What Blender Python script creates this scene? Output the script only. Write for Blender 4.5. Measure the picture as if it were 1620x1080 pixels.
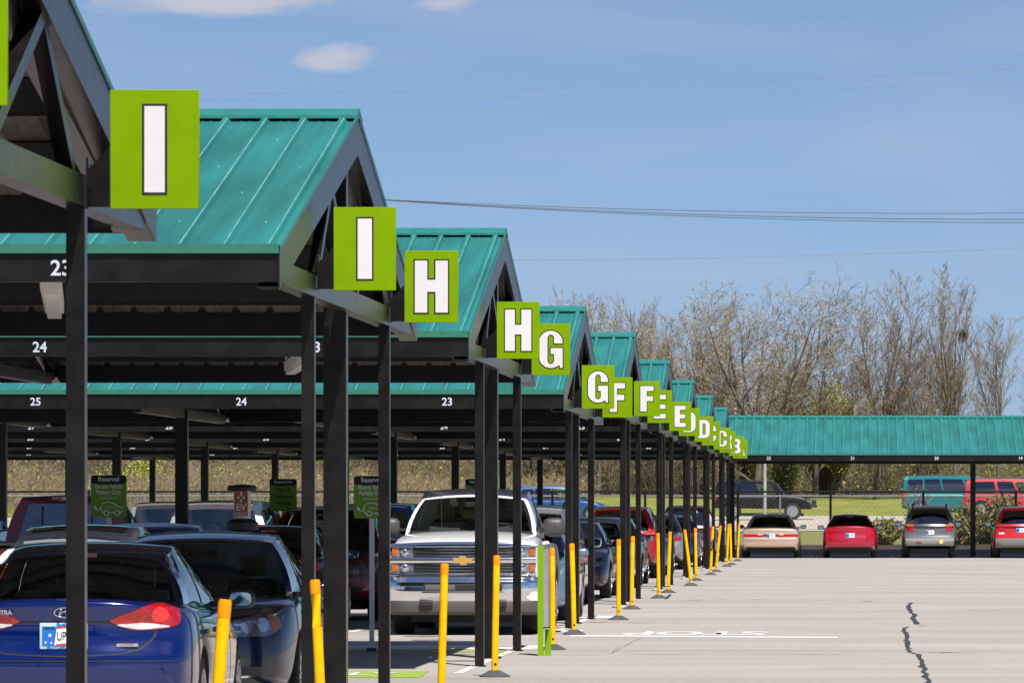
import bpy, bmesh, math, random
from mathutils import Vector, Matrix
from mathutils.bvhtree import BVHTree
R = math.radians
rnd = random.Random(7)
scene = bpy.context.scene
for o in list(bpy.data.objects): bpy.data.objects.remove(o)
# ------------------------------------------------------------ camera
CAMH = 1.7
cd = bpy.data.cameras.new('camera'); cam = bpy.data.objects.new('camera', cd)
scene.collection.objects.link(cam); scene.camera = cam
cam.location = (0, 0, CAMH); cam.rotation_euler = (R(90), 0, 0)
cd.sensor_width = 36; cd.lens = 200
cd.shift_x = -(1347-810)/1620; cd.shift_y = (802-540)/1620
cd.clip_start = .5; cd.clip_end = 5000
cd.dof.use_dof = True; cd.dof.focus_distance = 75; cd.dof.aperture_fstop = 20
scene.render.resolution_x = 1024; scene.render.resolution_y = 682
# ------------------------------------------------------------ sky and sun
SUN = Vector((.22, -.62, 1)).normalized()
el = math.asin(SUN.z); az = math.atan2(SUN.x, SUN.y)
w = bpy.data.worlds.new('World'); scene.world = w; w.use_nodes = True
nt = w.node_tree; N = nt.nodes; Lk = nt.links
bg = N['Background']
sky = N.new('ShaderNodeTexSky'); sky.sky_type = 'NISHITA'; sky.sun_disc = False
sky.sun_elevation = el; sky.sun_rotation = az
sky.altitude = 1500; sky.air_density = 1.0; sky.dust_density = .25; sky.ozone_density = 4.0
tc = N.new('ShaderNodeTexCoord'); mp = N.new('ShaderNodeMapping'); mp.inputs['Scale'].default_value = (9, 9, 26)
Lk.new(tc.outputs['Generated'], mp.inputs['Vector'])
n1 = N.new('ShaderNodeTexNoise'); n1.inputs['Scale'].default_value = 5.0; n1.inputs['Detail'].default_value = 7; n1.inputs['Roughness'].default_value = .58
Lk.new(mp.outputs[0], n1.inputs['Vector'])
sep = N.new('ShaderNodeSeparateXYZ'); Lk.new(tc.outputs['Generated'], sep.inputs[0])
def mth(op, a, b=None, c=None, nodes=None, links=None):
    m = (nodes or N).new('ShaderNodeMath'); m.operation = op
    for i, v in enumerate((a, b, c)):
        if v is None: continue
        if isinstance(v, (int, float)): m.inputs[i].default_value = v
        else: (links or Lk).new(v, m.inputs[i])
    return m.outputs[0]
tot = None
# soft cumulus puffs: centre azimuth (x/y), height (z/y), half sizes
ax = mth('DIVIDE', sep.outputs[0], sep.outputs[1]); azz = mth('DIVIDE', sep.outputs[2], sep.outputs[1])
for (px, py, sx, sy, g) in ((340, -2, 225, 33, 1.1), (545, 88, 84, 31, 1.35), (505, 78, 46, 24, .8), (575, 82, 30, 30, .6), (722, 4, 74, 28, .95), (60, -60, 130, 40, .7)):
    dx = mth('DIVIDE', mth('SUBTRACT', ax, (px-1347)/9000), sx/9000)
    dz = mth('DIVIDE', mth('SUBTRACT', azz, (802-py)/9000), sy/9000)
    d = mth('ADD', mth('MULTIPLY', dx, dx), mth('MULTIPLY', dz, dz))
    m_ = mth('MULTIPLY', mth('SUBTRACT', 1.15, d), g)
    tot = m_ if tot is None else mth('MAXIMUM', tot, m_)
nz = mth('MULTIPLY', mth('SUBTRACT', n1.outputs['Fac'], .52), 4.2)
cl = N.new('ShaderNodeMapRange'); cl.inputs[1].default_value = 0.0; cl.inputs[2].default_value = 1.5; cl.inputs[3].default_value = 0; cl.inputs[4].default_value = .78; cl.interpolation_type = 'SMOOTHSTEP'
Lk.new(mth('ADD', tot, nz), cl.inputs[0])
front = mth('GREATER_THAN', sep.outputs[1], 0)
gate = mth('GREATER_THAN', tot, -1.2)
fac = mth('MULTIPLY', mth('MULTIPLY', cl.outputs[0], front), mth('MINIMUM', mth('MAXIMUM', mth('ADD', mth('MULTIPLY', tot, 1.6), .9), 0), 1))
# broad clouds elsewhere in the dome (seen in reflections)
n2 = N.new('ShaderNodeTexNoise'); n2.inputs['Scale'].default_value = 3.2; n2.inputs['Detail'].default_value = 6
Lk.new(tc.outputs['Generated'], n2.inputs['Vector'])
mr2 = N.new('ShaderNodeMapRange'); mr2.inputs[1].default_value = .53; mr2.inputs[2].default_value = .68; mr2.inputs[4].default_value = .8
Lk.new(n2.outputs['Fac'], mr2.inputs[0])
up = N.new('ShaderNodeMapRange'); up.inputs[1].default_value = .10; up.inputs[2].default_value = .22
Lk.new(sep.outputs[2], up.inputs[0])
fac2 = mth('MAXIMUM', fac, mth('MULTIPLY', mr2.outputs[0], up.outputs[0]))
tint = N.new('ShaderNodeMix'); tint.data_type = 'RGBA'; tint.blend_type = 'MULTIPLY'; tint.inputs[0].default_value = 1
tint.inputs[7].default_value = (.80, .86, 1.06, 1)
Lk.new(sky.outputs[0], tint.inputs[6])
hz = N.new('ShaderNodeMapRange'); hz.inputs[1].default_value = 0.0; hz.inputs[2].default_value = .10; Lk.new(sep.outputs[2], hz.inputs[0])
tcol = N.new('ShaderNodeMix'); tcol.data_type = 'RGBA'; tcol.inputs[6].default_value = (.60, .80, 1.30, 1); tcol.inputs[7].default_value = (.88, .93, 1.12, 1)
Lk.new(hz.outputs[0], tcol.inputs[0]); Lk.new(tcol.outputs[2], tint.inputs[7])
mx = N.new('ShaderNodeMix'); mx.data_type = 'RGBA'; mx.inputs[7].default_value = (8.6, 8.3, 9.0, 1)
mp3 = N.new('ShaderNodeMapping'); mp3.inputs['Scale'].default_value = (7, 7, 42); mp3.inputs['Rotation'].default_value = (0, R(4), 0); Lk.new(tc.outputs['Generated'], mp3.inputs['Vector'])
n3 = N.new('ShaderNodeTexNoise'); n3.inputs['Scale'].default_value = 1.6; n3.inputs['Detail'].default_value = 5; n3.inputs['Distortion'].default_value = .6; Lk.new(mp3.outputs[0], n3.inputs['Vector'])
mr3 = N.new('ShaderNodeMapRange'); mr3.inputs[1].default_value = .42; mr3.inputs[2].default_value = .72; mr3.inputs[4].default_value = .20; Lk.new(n3.outputs['Fac'], mr3.inputs[0])
fac2 = mth('MAXIMUM', fac2, mr3.outputs[0])
Lk.new(fac2, mx.inputs[0]); Lk.new(tint.outputs[2], mx.inputs[6]); Lk.new(mx.outputs[2], bg.inputs[0])
bg.inputs[1].default_value = .05
sl = bpy.data.lights.new('sun', 'SUN'); sl.energy = 4.9; sl.angle = R(.5); sl.color = (1, .94, .86)
so = bpy.data.objects.new('sun', sl); scene.collection.objects.link(so)
so.rotation_euler = (-SUN).to_track_quat('-Z', 'Y').to_euler(); so.location = (20, -20, 60)
scene.view_settings.view_transform = 'Standard'; scene.view_settings.look = 'None'
scene.view_settings.exposure = .55; scene.view_settings.gamma = 1
scene.render.engine = 'CYCLES'
scene.cycles.transparent_max_bounces = 12; scene.cycles.max_bounces = 6

# ------------------------------------------------------------ helpers
col = scene.collection
M = {}
def mat(name, c, rough=.5, metal=0, coat=0, spec=.5, var=0, vscale=8, bump=0, bscale=60, emit=None, vstretch=(1, 1, 1), c2=None):
    if name in M: return M[name]
    m = bpy.data.materials.new(name); m.use_nodes = True; t = m.node_tree; b = t.nodes['Principled BSDF']
    b.inputs['Base Color'].default_value = (*c, 1); b.inputs['Roughness'].default_value = rough
    b.inputs['Metallic'].default_value = metal; b.inputs['Coat Weight'].default_value = coat
    b.inputs['Coat Roughness'].default_value = .04; b.inputs['Specular IOR Level'].default_value = spec
    co = t.nodes.new('ShaderNodeTexCoord'); mpp = t.nodes.new('ShaderNodeMapping'); mpp.inputs['Scale'].default_value = vstretch
    t.links.new(co.outputs['Object'], mpp.inputs[0])
    n = t.nodes.new('ShaderNodeTexNoise'); n.inputs['Scale'].default_value = vscale; n.inputs['Detail'].default_value = 6
    t.links.new(mpp.outputs[0], n.inputs['Vector'])
    if var or c2:
        r = t.nodes.new('ShaderNodeValToRGB'); r.color_ramp.elements[0].position = .33; r.color_ramp.elements[1].position = .67
        a = c2 or tuple(x*(1-var) for x in c); d = c if c2 else tuple(min(1, x*(1+var)) for x in c)
        r.color_ramp.elements[0].color = (*a, 1); r.color_ramp.elements[1].color = (*d, 1)
        t.links.new(n.outputs['Fac'], r.inputs[0]); t.links.new(r.outputs[0], b.inputs['Base Color'])
    rr = t.nodes.new('ShaderNodeMapRange'); rr.inputs[3].default_value = max(0, rough*.85); rr.inputs[4].default_value = min(1, rough*1.2+.01)
    t.links.new(n.outputs['Fac'], rr.inputs[0]); t.links.new(rr.outputs[0], b.inputs['Roughness'])
    if bump:
        bn = t.nodes.new('ShaderNodeTexNoise'); bn.inputs['Scale'].default_value = bscale; bn.inputs['Detail'].default_value = 4
        t.links.new(mpp.outputs[0], bn.inputs['Vector'])
        bu = t.nodes.new('ShaderNodeBump'); bu.inputs['Strength'].default_value = bump; bu.inputs['Distance'].default_value = .01
        t.links.new(bn.outputs['Fac'], bu.inputs['Height']); t.links.new(bu.outputs[0], b.inputs['Normal'])
    if emit: b.inputs['Emission Color'].default_value = (*c, 1); b.inputs['Emission Strength'].default_value = emit
    M[name] = m; return m
def glassmat(name, tintc, refl=1.0):
    if name in M: return M[name]
    m = bpy.data.materials.new(name); m.use_nodes = True; t = m.node_tree; t.nodes.clear()
    o = t.nodes.new('ShaderNodeOutputMaterial'); tr = t.nodes.new('ShaderNodeBsdfTransparent'); tr.inputs[0].default_value = (*tintc, 1)
    g = t.nodes.new('ShaderNodeBsdfGlossy'); g.inputs['Roughness'].default_value = .015; g.inputs[0].default_value = (.95, 1, 1, 1)
    f = t.nodes.new('ShaderNodeFresnel'); f.inputs[0].default_value = 1.6
    mu = t.nodes.new('ShaderNodeMath'); mu.operation = 'MULTIPLY'; mu.inputs[1].default_value = refl
    x = t.nodes.new('ShaderNodeMixShader')
    t.links.new(f.outputs[0], mu.inputs[0]); t.links.new(mu.outputs[0], x.inputs[0]); t.links.new(tr.outputs[0], x.inputs[1]); t.links.new(g.outputs[0], x.inputs[2])
    t.links.new(x.outputs[0], o.inputs[0]); M[name] = m; return m

def tag(o, label=None, cat=None, group=None, kind=None):
    if label: o['label'] = label
    if cat: o['category'] = cat
    if group: o['group'] = group
    if kind: o['kind'] = kind
    return o
def link(o, parent=None):
    col.objects.link(o)
    if parent is not None: o.parent = parent
    return o
def root(name, loc, rz, label, cat, group=None):
    o = bpy.data.objects.new(name, None); o.location = loc; o.rotation_euler = (0, 0, rz); o.empty_display_size = .3
    link(o); return tag(o, label, cat, group)
class MB:
    def __init__(s): s.v = []; s.f = []; s.m = []
    def add(s, vs, fs, mi=0):
        n = len(s.v); s.v += [tuple(v) for v in vs]; s.f += [tuple(i+n for i in f) for f in fs]; s.m += [mi]*len(fs)
    def box(s, x0, x1, y0, y1, z0, z1, mi=0):
        s.add([(x, y, z) for z in (z0, z1) for y in (y0, y1) for x in (x0, x1)],
              [(0, 2, 3, 1), (4, 5, 7, 6), (0, 1, 5, 4), (2, 6, 7, 3), (0, 4, 6, 2), (1, 3, 7, 5)], mi)
    def prism(s, poly, lo, hi, axis='x', mi=0):  # poly of (a,b) extruded along axis
        n = len(poly); V = []
        for e in (lo, hi):
            for a, b in poly:
                V.append({'x': (e, a, b), 'y': (a, e, b), 'z': (a, b, e)}[axis])
        F = [tuple(range(n-1, -1, -1)), tuple(range(n, 2*n))] + [(i, (i+1) % n, n+(i+1) % n, n+i) for i in range(n)]
        s.add(V, F, mi)
    def bar(s, p, q, w, h=None, mi=0, up=(0, 0, 1)):
        p = Vector(p); q = Vector(q); d = (q-p).normalized(); u = Vector(up)
        a = d.cross(u)
        if a.length < 1e-3: a = d.cross(Vector((1, 0, 0)))
        a.normalize(); b = a.cross(d).normalized(); h = h or w
        V = [e+a*i*w/2+b*j*h/2 for e in (p, q) for i, j in ((-1, -1), (1, -1), (1, 1), (-1, 1))]
        s.add(V, [(3, 2, 1, 0), (4, 5, 6, 7), (0, 1, 5, 4), (1, 2, 6, 5), (2, 3, 7, 6), (3, 0, 4, 7)], mi)
    def tube(s, pts, rads, n=8, mi=0, cap=True):
        pts = [Vector(p) for p in pts]; V = []; F = []
        if isinstance(rads, (int, float)): rads = [rads]*len(pts)
        for i, p in enumerate(pts):
            d = (pts[min(i+1, len(pts)-1)]-pts[max(i-1, 0)]).normalized()
            a = d.cross(Vector((0, 0, 1)))
            if a.length < .05: a = d.cross(Vector((0, 1, 0)))
            a.normalize(); b = d.cross(a)
            for k in range(n):
                t = 2*math.pi*k/n; V.append(p+(a*math.cos(t)+b*math.sin(t))*rads[i])
        for i in range(len(pts)-1):
            for k in range(n):
                F.append((i*n+k, i*n+(k+1) % n, (i+1)*n+(k+1) % n, (i+1)*n+k))
        if cap: F.append(tuple(range(n))[::-1]); F.append(tuple((len(pts)-1)*n+k for k in range(n)))
        s.add(V, F, mi)
    def lathe(s, prof, axis='z', n=20, c=(0, 0, 0), mi=0):  # prof (r,h)
        V = []; F = []
        for r, h in prof:
            for k in range(n):
                t = 2*math.pi*k/n; a, b = r*math.cos(t), r*math.sin(t)
                p = (a, b, h) if axis == 'z' else ((h, a, b) if axis == 'x' else (a, h, b))
                V.append((p[0]+c[0], p[1]+c[1], p[2]+c[2]))
        for i in range(len(prof)-1):
            for k in range(n): F.append((i*n+k, i*n+(k+1) % n, (i+1)*n+(k+1) % n, (i+1)*n+k))
        F.append(tuple(range(n))[::-1]); F.append(tuple((len(prof)-1)*n+k for k in range(n)))
        s.add(V, F, mi)
    def mesh(s, name, mats, smooth=False, fix=True):
        me = bpy.data.meshes.new(name); me.from_pydata(s.v, [], s.f)
        for m in (mats if isinstance(mats, (list, tuple)) else [mats]): me.materials.append(m)
        if any(s.m): me.polygons.foreach_set('material_index', s.m)
        if fix:
            b = bmesh.new(); b.from_mesh(me); bmesh.ops.recalc_face_normals(b, faces=b.faces); b.to_mesh(me); b.free()
        if smooth:
            if smooth is True: me.polygons.foreach_set('use_smooth', [True]*len(me.polygons))
            else: me.set_sharp_from_angle(angle=R(smooth)); me.polygons.foreach_set('use_smooth', [True]*len(me.polygons)); me.set_sharp_from_angle(angle=R(smooth))
        me.update(); return me
    def build(s, name, mats, parent=None, smooth=False, fix=True, loc=None):
        o = bpy.data.objects.new(name, s.mesh(name, mats, smooth, fix)); link(o, parent)
        if loc: o.location = loc
        return o
def bevel(o, w, seg=2):
    b = bmesh.new(); b.from_mesh(o.data)
    bmesh.ops.bevel(b, geom=[e for e in b.edges], offset=w, segments=seg, affect='EDGES', profile=.6)
    b.to_mesh(o.data); b.free(); o.data.polygons.foreach_set('use_smooth', [True]*len(o.data.polygons)); o.data.set_sharp_from_angle(angle=R(40))
    return o
def copy_tree(o, parent=None):
    c = o.copy(); link(c, parent)
    if parent is not None: c.matrix_parent_inverse = o.matrix_parent_inverse
    for ch in list(o.children): copy_tree(ch, c)
    return c
def eval_mesh(o):
    dg = bpy.context.evaluated_depsgraph_get(); dg.update()
    return bpy.data.meshes.new_from_object(o.evaluated_get(dg))
def textmesh(s, size, offset=0, extrude=.0008, align='CENTER', xs=1.0):
    c = bpy.data.curves.new('text', 'FONT'); c.body = s; c.size = size; c.offset = offset; c.extrude = extrude
    c.align_x = align; c.align_y = 'CENTER'; c.resolution_u = 4
    o = bpy.data.objects.new('text', c); col.objects.link(o); me = eval_mesh(o)
    bpy.data.objects.remove(o)
    me.transform(Matrix.Diagonal((xs, 1, 1, 1))); return me
# orientation that stands xy text up facing -Y
STAND = Matrix.Rotation(R(90), 4, 'X')
def text(name, s, size, m, parent, loc, offset=0, xs=1.0, rot=None, extrude=.0008, align='CENTER'):
    me = textmesh(s, size, offset, extrude, align, xs); me.transform(rot if rot is not None else STAND)
    me.materials.clear(); me.materials.append(m); me.name = name
    o = bpy.data.objects.new(name, me); link(o, parent); o.location = loc; return o
def polycurve(loops, offset=0, extrude=.001):
    c = bpy.data.curves.new('poly', 'CURVE'); c.dimensions = '2D'; c.fill_mode = 'BOTH'; c.offset = offset; c.extrude = extrude
    for lp in loops:
        sp = c.splines.new('POLY'); sp.points.add(len(lp)-1)
        for i, (a, b) in enumerate(lp): sp.points[i].co = (a, b, 0, 1)
        sp.use_cyclic_u = True
    o = bpy.data.objects.new('poly', c); col.objects.link(o); me = eval_mesh(o); bpy.data.objects.remove(o)
    return me
def offset_loop(lp, d):
    n = len(lp); out = []; A = sum(lp[i][0]*lp[(i+1) % n][1]-lp[(i+1) % n][0]*lp[i][1] for i in range(n))
    for i in range(n):
        p0, p1, p2 = Vector(lp[i-1]), Vector(lp[i]), Vector(lp[(i+1) % n])
        a = (p1-p0).normalized(); b = (p2-p1).normalized(); na = Vector((a.y, -a.x)); nb = Vector((b.y, -b.x))
        m = na+nb
        if m.length < 1e-4: m = na.copy()
        m.normalize(); k = d/max(.35, m.dot(na)); out.append(tuple(p1+m*k*(1 if A > 0 else -1)))
    return out
def interp(tab, x):
    if x <= tab[0][0]: return tab[0][1]
    for (a, b), (c, d) in zip(tab, tab[1:]):
        if x <= c: return b+(d-b)*(x-a)/(c-a)
    return tab[-1][1]
def sm(tab, x):  # smoothed interp
    return (interp(tab, x-.06)+2*interp(tab, x)+interp(tab, x+.06))/4

# ------------------------------------------------------------ materials
black = mat('black_steel', (.0075, .0065, .006), .30, spec=.32, var=.45, vscale=5, bump=.05, bscale=9)
blackm = mat('black_matte', (.012, .012, .012), .7)
teal = mat('teal_roof_metal', (.017, .158, .152),   .42, spec=.4, var=.22, vscale=1.2, vstretch=(3, .35, 1))
teal_hl = mat('teal_painted_highlight', (.085, .27, .26), .5, var=.2, vscale=3)  # lighter teal that paints the sunlit highlight along each roof rib's edge
tealcap = mat('teal_ridge_cap', (.017, .175, .16), .45, var=.1)
trimg = mat('green_trim', (.022, .15, .10), .5, var=.08)
deckm = mat('deck_underside', (.16, .145, .13), .6, var=.15)
purl = mat('purlin_steel', (.028, .026, .026), .5, var=.3)
signg = mat('sign_green', (.165, .295, .0), .6, spec=.08, var=.07, vscale=4)
white = mat('white_face', (.63, .62, .64), .5, var=.03)
blk = mat('black_face', (.01, .01, .01), .6)
yel = mat('bollard_yellow', (.84, .455, .0), .42, spec=.2, var=.14, vscale=9)
orange = mat('bollard_orange', (.80, .27, .0), .35, spec=.25, var=.08)
rub = mat('rubber_grey', (.055, .06, .068), .75, var=.2)
tyre = mat('tyre_rubber', (.012, .012, .012), .8, bump=.3, bscale=40)
rimm = mat('alloy', (.55, .56, .58), .25, metal=.9)
chrome = mat('chrome', (.82, .83, .85), .09, metal=1)
plas = mat('black_plastic', (.02, .02, .021), .5, var=.15)
greyp = mat('grey_plastic', (.10, .10, .105), .6)
lens_r = mat('red_lens', (.36, .004, .008), .12, coat=1, var=.25, vscale=14)
lens_w = mat('clear_lens', (.62, .62, .64), .12, coat=1, var=.2, vscale=25)
lens_h = mat('headlamp_lens', (.20, .215, .24), .08, metal=.4, coat=1, var=.3, vscale=12)
lens_o = mat('amber_lens', (.50, .11, .01), .15, coat=1)
seatm = mat('seat_cloth', (.045, .043, .042), .85, var=.2)
seatg = mat('seat_grey', (.14, .135, .13), .85, var=.2)
dashm = mat('cabin_trim', (.02, .02, .02), .7)
glass = glassmat('clear_glass', (.78, .90, .82))
glassd = glassmat('privacy_glass', (.06, .065, .07), 3.2)
galv = mat('galvanised', (.42, .44, .45), .45, metal=.3, var=.1)
wpost = mat('white_post', (.62, .64, .68), .5)
line = mat('road_paint', (.74, .73, .71), .7, c2=(.45, .43, .41), vscale=14)
# ------------------------------------------------------------ terrain
def gz(x, Y):
    z = interp([(203.3, 0), (203.5, .19), (205, .33), (212, .40), (240, .72), (278, 1.08), (288, 1.18), (340, 2.35), (420, 3.4), (700, 5)], Y)
    if Y > 212: z += .10*math.sin(x*.11+Y*.05)*min(1, (Y-212)/25)
    return z
def asphalt():
    m = mat('asphalt', (.30, .275, .26), .8)
    t = m.node_tree; b = t.nodes['Principled BSDF']; tcn = t.nodes['Texture Coordinate']
    def noise(sc, stretch, det=6, rough=.55):
        mp_ = t.nodes.new('ShaderNodeMapping'); mp_.inputs['Scale'].default_value = stretch
        n = t.nodes.new('ShaderNodeTexNoise'); n.inputs['Scale'].default_value = sc; n.inputs['Detail'].default_value = det; n.inputs['Roughness'].default_value = rough
        t.links.new(tcn.outputs['Object'], mp_.inputs[0]); t.links.new(mp_.outputs[0], n.inputs['Vector']); return n.outputs['Fac']
    L = t.links
    a = noise(.35, (.35, 1, 1)); c = noise(55, (1, 1, 1), 3, .7); d = noise(1.1, (.12, 1, 1)); e = noise(13, (1, 1, 1), 5, .65)
    s = mth('ADD', mth('MULTIPLY', a, .48, nodes=t.nodes, links=L), mth('MULTIPLY', c, .75, nodes=t.nodes, links=L), nodes=t.nodes, links=L)
    s = mth('ADD', s, mth('MULTIPLY', d, .17, nodes=t.nodes, links=L), nodes=t.nodes, links=L)
    s = mth('ADD', s, mth('MULTIPLY', e, .45, nodes=t.nodes, links=L), nodes=t.nodes, links=L)
    r = t.nodes.new('ShaderNodeValToRGB'); L.new(mth('MULTIPLY', s, .6, nodes=t.nodes, links=L), r.inputs[0])
    r.color_ramp.elements[0].position = .42; r.color_ramp.elements[0].color = (.235, .213, .197, 1)
    r.color_ramp.elements[1].position = .70; r.color_ramp.elements[1].color = (.455, .422, .392, 1)
    L.new(r.outputs[0], b.inputs['Base Color'])
    bu = t.nodes.new('ShaderNodeBump'); bu.inputs['Strength'].default_value = .5; bu.inputs['Distance'].default_value = .012
    L.new(c, bu.inputs['Height']); L.new(bu.outputs[0], b.inputs['Normal'])
    return m
asph = asphalt()
m = MB(); m.add([(-160, -40, 0), (90, -40, 0), (90, 203.3, 0), (-160, 203.3, 0)], [(0, 1, 2, 3)])
tag(m.build('parking_lot', asph, fix=False), kind='structure')
m = MB(); m.box(-160, 90, 203.3, 203.5, -.1, .20)
tag(m.build('kerb', mat('kerb_concrete', (.34, .33, .31), .8, var=.15, bump=.3)), kind='structure')
def sheet(name, x0, x1, ys, nx, dz, m_):
    b = MB(); xs = [x0+(x1-x0)*i/nx for i in range(nx+1)]
    b.add([(x, y, gz(x, y)+dz) for y in ys for x in xs], [(j*(nx+1)+i, j*(nx+1)+i+1, (j+1)*(nx+1)+i+1, (j+1)*(nx+1)+i) for j in range(len(ys)-1) for i in range(nx)])
    return tag(b.build(name, m_, smooth=True, fix=False), kind='structure')
grassm = mat('lawn', (.27, .28, .03), .9, c2=(.12, .14, .022), vscale=.8, bump=.6, bscale=4)
drym = mat('scrub_ground', (.18, .21, .025), .95, c2=(.17, .13, .06), vscale=.9, bump=.6, bscale=5)
sheet('dark_kerb_strip', -160, 90, [203.505, 204.2, 205.2], 60, .004, mat('dark_strip_ground', (.035, .026, .02), .95, var=.4, vscale=6, bump=.8, bscale=20))  # dark brown ground strip just behind the kerb
ys = [205.2, 206.5, 208, 209.8, 211, 213, 217, 222, 228, 234, 240]
sheet('verge', -160, 90, ys, 60, 0, drym)
sheet('lawn', -400, 300, [240, 246, 254, 262, 270, 278, 283, 288, 296, 305, 315, 325, 340, 360, 390, 420, 500, 700, 1200, 2500], 90, 0, grassm)
sheet('service_road', -400, 300, [241, 248, 256, 262, 270, 278, 285], 90, .03, mat('pale_concrete', (.42, .37, .31), .85, var=.12, vscale=.5))

# ------------------------------------------------------------ paint and cracks
def patch_flat(name, loops, z, m_, kind='structure', label=None, cat=None, group=None):
    b = MB()
    for lp in loops: b.add([(x, y, z) for x, y in lp], [tuple(range(len(lp)))])
    o = b.build(name, m_, fix=False)
    for p in o.data.polygons:
        if p.normal.z < 0: p.flip()
    return tag(o, label, cat, group, kind)
rows = [44.95+19.16*k for k in range(-1, 8)]
lines = []
for k, Rk in enumerate(rows):
    for n in range(0, 10):
        x = -4.03-2.79*n
        for a, b in ((-5.9, -.35), (.35, 5.9)):
            lines.append([(x-.05, Rk+a), (x+.05, Rk+a), (x+.05, Rk+b), (x-.05, Rk+b)])
for x in (-6.95, -1.33-.05, 1.42, 4.15+.08, 7.0): lines.append([(x-.05, 190.6), (x+.05, 190.6), (x+.05, 202), (x-.05, 202)])
for Rk, x0 in ((64.11, -6.6), (83.27, -4.9)): lines.append([(x0, Rk+3.9), (-3.62, Rk+3.9), (-3.72, Rk+5.9), (x0, Rk+5.9)])
lines.append([(-6.9, 65.75), (-4.1, 65.75), (-4.1, 65.83), (-6.9, 65.83)])
lines.append([(-3.72, 74.85), (-.18, 73.9), (-.18, 74.7), (-3.72, 75.7)])
for Rk in rows[3:]: lines.append([(-4.08, Rk-5.9), (-3.7, Rk-5.2), (-3.7, Rk-4.3), (-4.08, Rk-4.9)])
patch_flat('parking_markings', lines, .004, line)
gp = mat('green_road_paint', (.27, .42, .04), .7, c2=(.22, .32, .06), vscale=10)
patch_flat('green_bay_paint', [[(-6.7, 56.8), (-4.32, 56.8), (-4.38, 59.1), (-6.7, 59.1)], [(-6.9, 66.7), (-4.1, 66.7), (-4.1, 67.5), (-6.9, 67.5)]], .004, gp)
rot180 = Matrix.Rotation(R(180), 4, 'Z')
t = text('stop_lettering', 'STOP', 1.0, line, None, (-2.1, 76.9, .004), offset=.03, rot=rot180 @ Matrix.Diagonal((.80, 3.1, 1, 1)), extrude=0); tag(t, kind='structure')
t = text('bay_lettering', 'EV ONLY', .5, line, None, (-5.55, 57.9, .008), offset=.015, rot=Matrix.Diagonal((.9, 2.6, 1, 1)), extrude=0); tag(t, kind='structure')
crk = mat('crack_sealant', (.035, .035, .037), .6, var=.3)
def g(px, py): Y = CAMH*9000/(py-802); return (px-1347)*Y/9000, Y
def crack(pts, w, z=.004, sub=7, jag=.5):
    P = [Vector(g(*p)) for p in pts]; L = []; Rr = []
    seq = []
    for a, b in zip(P, P[1:]):
        for i in range(sub): seq.append(a.lerp(b, i/sub)+Vector((rnd.gauss(0, w*.25), 0)))
    seq.append(P[-1])
    for i, p in enumerate(seq):
        d = (seq[min(i+1, len(seq)-1)]-seq[max(i-1, 0)]).normalized(); nrm = Vector((-d.y, d.x))
        if abs(nrm.x) < .6 and w > .05: nrm = Vector((1, 0)) if nrm.x > 0 else Vector((-1, 0))
        k = w*(1+rnd.uniform(-jag, jag)); L.append(p+nrm*k/2); Rr.append(p-nrm*k/2)
    return [[tuple(L[i]), tuple(L[i+1]), tuple(Rr[i+1]), tuple(Rr[i])] for i in range(len(seq)-1)]
cl_ = crack([(1441, 953), (1436, 962), (1446, 972), (1450, 987)], .078, jag=.35)+crack([(1436, 991), (1430, 994), (1434, 1008), (1438, 1024), (1438, 1030), (1452, 1035), (1459, 1052), (1465, 1066), (1474, 1092)], .056, jag=.35)
patch_flat('sealed_crack', cl_, .004, crk)
thin = mat('fine_crack', (.10, .09, .085), .9)
def thinc(x0, x1, y, w=.16):
    w *= .6
    n = 14; out = []
    top = []; bot = []
    X0, Y0 = g(x0, y); X1, _ = g(x1, y)
    for i in range(n+1):
        s = i/n; yy = Y0+rnd.uniform(-.5, .5)*w*1.3; hw = w*.5*math.sin(math.pi*s)**.5*rnd.uniform(.3, 1.2); xx = X0+(X1-X0)*s
        top.append((xx, yy+hw)); bot.append((xx, yy-hw))
    return [[bot[i], bot[i+1], top[i+1], top[i]] for i in range(n)]
lp = []
for a in ((1448, 1545, 1032, .25), (1360, 1383, 951, .5), (1180, 1215, 948, .35), (1440, 1472, 952, .3), (1450, 1470, 989, .3), (1085, 1120, 948.5, .55), (1130, 1150, 948, .4), (1180, 1400, 948.6, .15), (1500, 1620, 964, .15), (1380, 1450, 966, .14), (1300, 1560, 898, .2), (1180, 1290, 972, .1), (880, 1010, 984, .25), (990, 1090, 985, .2), (560, 860, 1035, .16), (860, 960, 1036, .12), (980, 1110, 1035, .1), (1180, 1380, 1035, .1), (1290, 1360, 1056, .08), (1000, 1180, 1012, .1), (1150, 1330, 912, .3), (1400, 1620, 921, .2), (1250, 1500, 936, .15), (700, 800, 1073, .06), (745, 840, 1068, .05)):
    lp += thinc(*a)
def vcrack(x0, y0, x1, y1, w=.008, n=26):
    seq = [Vector(g(x0, y0)).lerp(Vector(g(x1, y1)), i/n)+Vector((rnd.gauss(0, .02), 0)) for i in range(n+1)]
    return [[(p.x-w/2, p.y), (p.x+w/2, p.y), (q.x+w/2, q.y), (q.x-w/2, q.y)] for p, q in zip(seq, seq[1:])]
for a_ in ((1080, 925, 1115, 905), (960, 1035, 1010, 1010)): lp += vcrack(*a_)
patch_flat('hairline_cracks', lp, .005, thin)
def blob(x, y, rx, ry, n=18):
    return [(x+rx*math.cos(2*math.pi*i/n)*(1+rnd.uniform(-.25, .25)), y+ry*math.sin(2*math.pi*i/n)*(1+rnd.uniform(-.25, .25))) for i in range(n)]
st = mat('oil_stain', (.19, .17, .16), .6, c2=(.26, .24, .225), vscale=9)
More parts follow.
